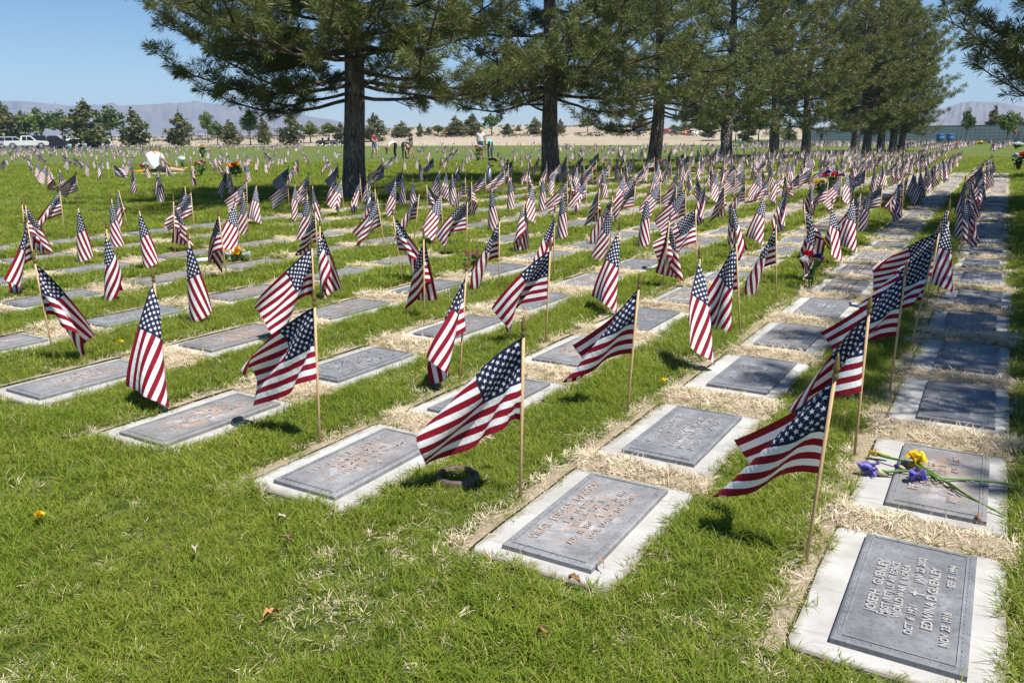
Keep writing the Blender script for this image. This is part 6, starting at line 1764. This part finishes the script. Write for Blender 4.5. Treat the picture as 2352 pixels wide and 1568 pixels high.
def scatter_object(name, pts, rot, scale, tone, pick, coll, label):
    me = bpy.data.meshes.new(name)
    me.vertices.add(len(pts)); me.vertices.foreach_set('co', np.asarray(pts, np.float32).ravel())
    for an, ty, v in (('rot', 'FLOAT_VECTOR', rot), ('scl', 'FLOAT', scale), ('tone', 'FLOAT', tone), ('pick', 'INT', pick)):
        a = me.attributes.new(an, ty, 'POINT')
        if ty == 'FLOAT_VECTOR': a.data.foreach_set('vector', np.asarray(v, np.float32).ravel())
        else: a.data.foreach_set('value', np.asarray(v, np.int32 if ty == 'INT' else np.float32))
    o = link(name, me); tag(o, label, None, None, 'stuff')
    g = bpy.data.node_groups.new(name, 'GeometryNodeTree')
    g.interface.new_socket('Geometry', in_out='INPUT', socket_type='NodeSocketGeometry'); g.interface.new_socket('Geometry', in_out='OUTPUT', socket_type='NodeSocketGeometry')
    N = g.nodes.new; L = g.links.new
    gi, go = N('NodeGroupInput'), N('NodeGroupOutput')
    ci = N('GeometryNodeCollectionInfo'); ci.inputs['Collection'].default_value = coll; ci.inputs['Separate Children'].default_value = True; ci.inputs['Reset Children'].default_value = True
    ip = N('GeometryNodeInstanceOnPoints'); ip.inputs['Pick Instance'].default_value = True
    def na(n, t):
        a = N('GeometryNodeInputNamedAttribute'); a.data_type = t; a.inputs['Name'].default_value = n; return a.outputs[0]
    L(gi.outputs[0], ip.inputs['Points']); L(ci.outputs[0], ip.inputs['Instance'])
    L(na('pick', 'INT'), ip.inputs['Instance Index'])
    er = N('FunctionNodeEulerToRotation'); L(na('rot', 'FLOAT_VECTOR'), er.inputs[0]); L(er.outputs[0], ip.inputs['Rotation'])
    L(na('scl', 'FLOAT'), ip.inputs['Scale'])
    L(ip.outputs[0], go.inputs[0])
    m = o.modifiers.new('scatter', 'NODES'); m.node_group = g
    return o
BL = source_collection('grass_tufts', [tuft_mesh('grass_tuft', s, n, h, w, l, M_GRASS, r) for s, n, h, w, l, r in
    [(1, 14, 0.038, 0.0024, 1.0, 0.026), (2, 15, 0.043, 0.0026, 1.1, 0.028), (3, 13, 0.032, 0.0024, 1.3, 0.030), (4, 15, 0.046, 0.0027, 0.9, 0.026), (5, 11, 0.056, 0.0026, 1.0, 0.020),
     (6, 22, 0.060, 0.0070, 0.9, 0.06), (7, 24, 0.056, 0.0075, 1.1, 0.07), (8, 20, 0.065, 0.0070, 0.8, 0.06)]])
ST = source_collection('straw_tufts', [tuft_mesh('straw_tuft', 20 + s, n, h, w, l, M_STRAW, r, fl) for s, n, h, w, l, r, fl in
    [(1, 12, 0.045, 0.0022, 1.5, 0.02, True), (2, 12, 0.040, 0.0020, 1.6, 0.025, True), (3, 10, 0.035, 0.0022, 1.1, 0.02, False), (4, 16, 0.060, 0.0028, 1.5, 0.03, True)]])

SLAB_ARR = np.array([(c[2], c[3]) for c in MARKER_CELLS])
def slab_dist(a, b):
    """Signed distance from the nearest slab's edge (negative inside), with offsets along and across."""
    best = np.full(len(a), 9.0); da = np.zeros(len(a)); db = np.zeros(len(a))
    for (sa, sb) in SLAB_ARR:
        m = (np.abs(a - sa) < 0.9) & (np.abs(b - sb) < 0.75)
        if not m.any(): continue
        u = a[m] - sa; v = b[m] - sb
        qx = np.abs(u) - SL / 2; qy = np.abs(v) - SW / 2
        d = np.hypot(np.maximum(qx, 0), np.maximum(qy, 0)) + np.minimum(np.maximum(qx, qy), 0)
        idx = np.where(m)[0]; upd = d < best[idx]
        best[idx[upd]] = d[upd]; da[idx[upd]] = u[upd]; db[idx[upd]] = v[upd]
    return best, da, db
def ground_z(x, y): return (fbm(x * 1.3, y * 1.3, 3, 4) - 0.5) * 0.018 * (y < 20)
def strip_index(a, b):
    """Nearest column and whether a point lies in the gap between two slabs of that column."""
    return None
def scatter_band(rng, y0, y1, dens):
    """Random ground points in view between depths y0 and y1."""
    xm = y1 * 0.66 + 0.6
    n = int(dens * 2 * xm * (y1 - y0))
    x = rng.uniform(-xm, xm, n); y = rng.uniform(y0, y1, n)
    k = np.abs(x) < y * 0.655 + 0.45
    return x[k], y[k]
def make_grass():
    rng = np.random.RandomState(12)
    G = []; S = []
    for (y0, y1, dens, big, sc) in [(0.95, 2.6, 2500, 0, 0.92), (2.6, 4.2, 1900, 0, 1.0), (4.2, 6.5, 1300, 0, 1.2), (6.5, 10, 520, 1, 1.0), (10, 16, 230, 1, 1.15), (16, 26, 80, 1, 1.35), (26, 42, 22, 1, 1.8)]:
        x, y = scatter_band(rng, y0, y1, dens)
        a = x * UA[0] + y * UA[1]; b = x * UB[0] + y * UB[1]
        d, da, db = slab_dist(a, b)
        inside = d < -0.012 * np.clip(rng.rand(len(x)) * 2.2 - 0.7, -0.2, 1)
        gap = (np.abs(db) < SW / 2 + 0.03) & (np.abs(da) > SL / 2) & (np.abs(da) < SL / 2 + 0.22) & (d < 0.25) & (a > 2.2) & (a < 29.5)   # strip between two slabs of a column
        head = (db < -SW / 2) & (d < 0.10)                                                             # worn strip at the head edge
        n1 = fbm(x * 2.3, y * 2.3, 3, 3); n2 = fbm(x * 9, y * 9, 3, 8)
        p = np.clip(1.15 - 1.1 * np.clip((n1 - 0.52) / 0.2, 0, 1) * 0.55, 0.25, 1)
        p = np.where(d < 0.05, p * np.clip(0.35 + (n2 - 0.4) * 2.2, 0.08, 0.95), p)
        p = np.where(head, p * np.clip((n2 - 0.44) * 4.5, 0.04, 0.9), p)
        p = np.where(gap, np.clip((n2 - 0.60) * 2.0, 0.012, 0.35), p)
        p[inside] = 0
        # trampled, drier ground along the front and the outer edge
        k = rng.rand(len(x)) < p
        z = ground_z(x, y)
        G.append(np.stack([x[k], y[k], z[k], np.full(k.sum(), big), np.full(k.sum(), sc), d[k]], -1))
        # straw: in gaps and worn strips, and sparsely through the lawn
        ps = np.where(gap, 1.0, np.where(head, 0.80, np.where(d < 0.05, 0.28, 0.03 + 0.26 * np.clip((n1 - 0.52) / 0.2, 0, 1))))
        ps[inside] = np.where(rng.rand(inside.sum()) < 0.004, 1.0, 0)
        k = rng.rand(len(x)) < ps * (0.8 if y0 < 6 else 0.9)
        ridge = np.where(inside, 0.009, 0.0) + np.where(gap, 0.030 * np.exp(-((np.abs(da) - SL / 2 - 0.10) / 0.06) ** 2), 0.0)
        S.append(np.stack([x[k], y[k], z[k] + ridge[k], np.full(k.sum(), big), np.full(k.sum(), sc), gap[k].astype(float)], -1))
    G = np.concatenate(G); S = np.concatenate(S)
    n = len(G)
    pk = np.where(G[:, 3] > 0, rng.randint(5, 8, n), rng.randint(0, 5, n))
    rot = np.stack([rng.normal(0, .12, n), rng.normal(0, .12, n), rng.uniform(0, 6.28, n)], -1)
    h = 0.60 + 0.75 * fbm(G[:, 0] * 1.7, G[:, 1] * 1.7, 3, 15)
    scatter_object('lawn_grass', G[:, :3], rot, G[:, 4] * h * rng.uniform(0.8, 1.2, n), rng.rand(n), pk, BL, 'green grass of the lawn')
    n = len(S)
    pk = np.where(S[:, 3] > 0, 3, rng.randint(0, 3, n))
    rot = np.stack([rng.normal(0, .25, n), rng.normal(0, .25, n), rng.uniform(0, 6.28, n)], -1)
    scatter_object('dead_grass', S[:, :3], rot, S[:, 4] * rng.uniform(0.7, 1.25, n) * np.where(S[:, 5] > 0, 1.0, 0.9), rng.rand(n) * 0.7, pk, ST, 'straw coloured dead grass between the markers')
    print('grass', len(G), 'straw', len(S))
make_grass()
def thatch():
    """Low matted mounds of dead turf between the slabs of a column and a thin worn strip at each head edge."""
    V = []; F = []; n = 0
    cells = {(c[0], c[1]): c for c in MARKER_CELLS}
    for (j, k), c in cells.items():
        if (j, k + 1) in cells:
            e = cells[(j, k + 1)]
            a0, a1 = c[2] + SL / 2 + 0.006, e[2] - SL / 2 - 0.006
            bm_ = (c[3] + e[3]) / 2
        else:
            a0, a1, bm_ = c[2] + SL / 2 + 0.006, c[2] + SL / 2 + 0.2, c[3]
        if a1 - a0 < 0.04: continue
        na, nb = 6, 22
        A, B = np.meshgrid(np.linspace(a0, a1, na), np.linspace(bm_ - SW / 2 - 0.07, bm_ + SW / 2 + 0.06, nb), indexing='ij')
        X = UA[0] * A + UB[0] * B; Y = UA[1] * A + UB[1] * B
        s = np.sin(np.linspace(0.12, math.pi - 0.12, na))[:, None] ** 0.8
        e_ = np.minimum(1, np.minimum(np.arange(nb), nb - 1 - np.arange(nb)) / 3.0)[None, :]
        Z = -0.012 + (0.012 + 0.030 * fbm(X * 14, Y * 14, 3, 2)) * s * e_ + 0.012 * e_
        V.append(np.stack([X, Y, Z], -1).reshape(-1, 3))
        i = np.arange(na - 1)[:, None] * nb + np.arange(nb - 1)[None, :]
        F.append(np.stack([i, i + 1, i + nb + 1, i + nb], -1).reshape(-1, 4) + n); n += na * nb
        # head strip
        na, nb = 12, 4
        A, B = np.meshgrid(np.linspace(c[2] - SL / 2 - 0.03, c[2] + SL / 2 + 0.05, na), np.linspace(c[3] - SW / 2 - 0.060, c[3] - SW / 2 - 0.004, nb), indexing='ij')
        B = B + (fbm(A * 9, B * 9, 3, 6) - 0.5) * 0.13 * (np.arange(nb) == 0)[None, :]
        X = UA[0] * A + UB[0] * B; Y = UA[1] * A + UB[1] * B
        Z = 0.0105 + 0.006 * fbm(X * 20, Y * 20, 2, 3) - 0.010 * ((np.arange(nb) == 0)[None, :] | (np.arange(na) == 0)[:, None] | (np.arange(na) == na - 1)[:, None])
        V.append(np.stack([X, Y, Z], -1).reshape(-1, 3))
        i = np.arange(na - 1)[:, None] * nb + np.arange(nb - 1)[None, :]
        F.append(np.stack([i, i + 1, i + nb + 1, i + nb], -1).reshape(-1, 4) + n); n += na * nb
    k = NT('matted_thatch'); P = k.pos(); f = k.noise(P, 70, 5, 0.75); g = k.noise(P, 9, 4)
    c = k.ramp(f, [(0.28, (0.26, 0.20, 0.13)), (0.48, (0.45, 0.365, 0.25)), (0.7, (0.60, 0.51, 0.38))])
    k.col(k.mix(k.ramp(g, [(0.55, 0), (0.7, 0.5)]), c, (0.16, 0.16, 0.06))); k.p(0.95, 0, 0.1); k.bump(f, 1.0, 0.02)
    o = link('thatch', fast_mesh('thatch', np.concatenate(V), np.concatenate(F), k.m, True)); tag(o, 'matted tan thatch between the grave markers', None, None, 'stuff')
thatch()
# ================================================================ air
def haze():
    mb = MB(); mb.box((0, 0, 0), (12000, 12000, 262)); o = mb.obj('haze', plain('unused_haze', (1, 1, 1)))
    o.location = (0, 0, 131 - 1.2)
    m = bpy.data.materials.new('haze_air'); m.use_nodes = True; nt = m.node_tree
    nt.nodes.clear()
    out = nt.nodes.new('ShaderNodeOutputMaterial'); v = nt.nodes.new('ShaderNodeVolumePrincipled')
    v.inputs['Color'].default_value = (0.50, 0.70, 0.98, 1); v.inputs['Density'].default_value = HAZE_DENSITY; v.inputs['Anisotropy'].default_value = 0.0
    nt.links.new(v.outputs[0], out.inputs['Volume'])
    o.data.materials.clear(); o.data.materials.append(m)
    tag(o, None, None, None, 'stuff')
HAZE_DENSITY = 1.9e-4
haze()
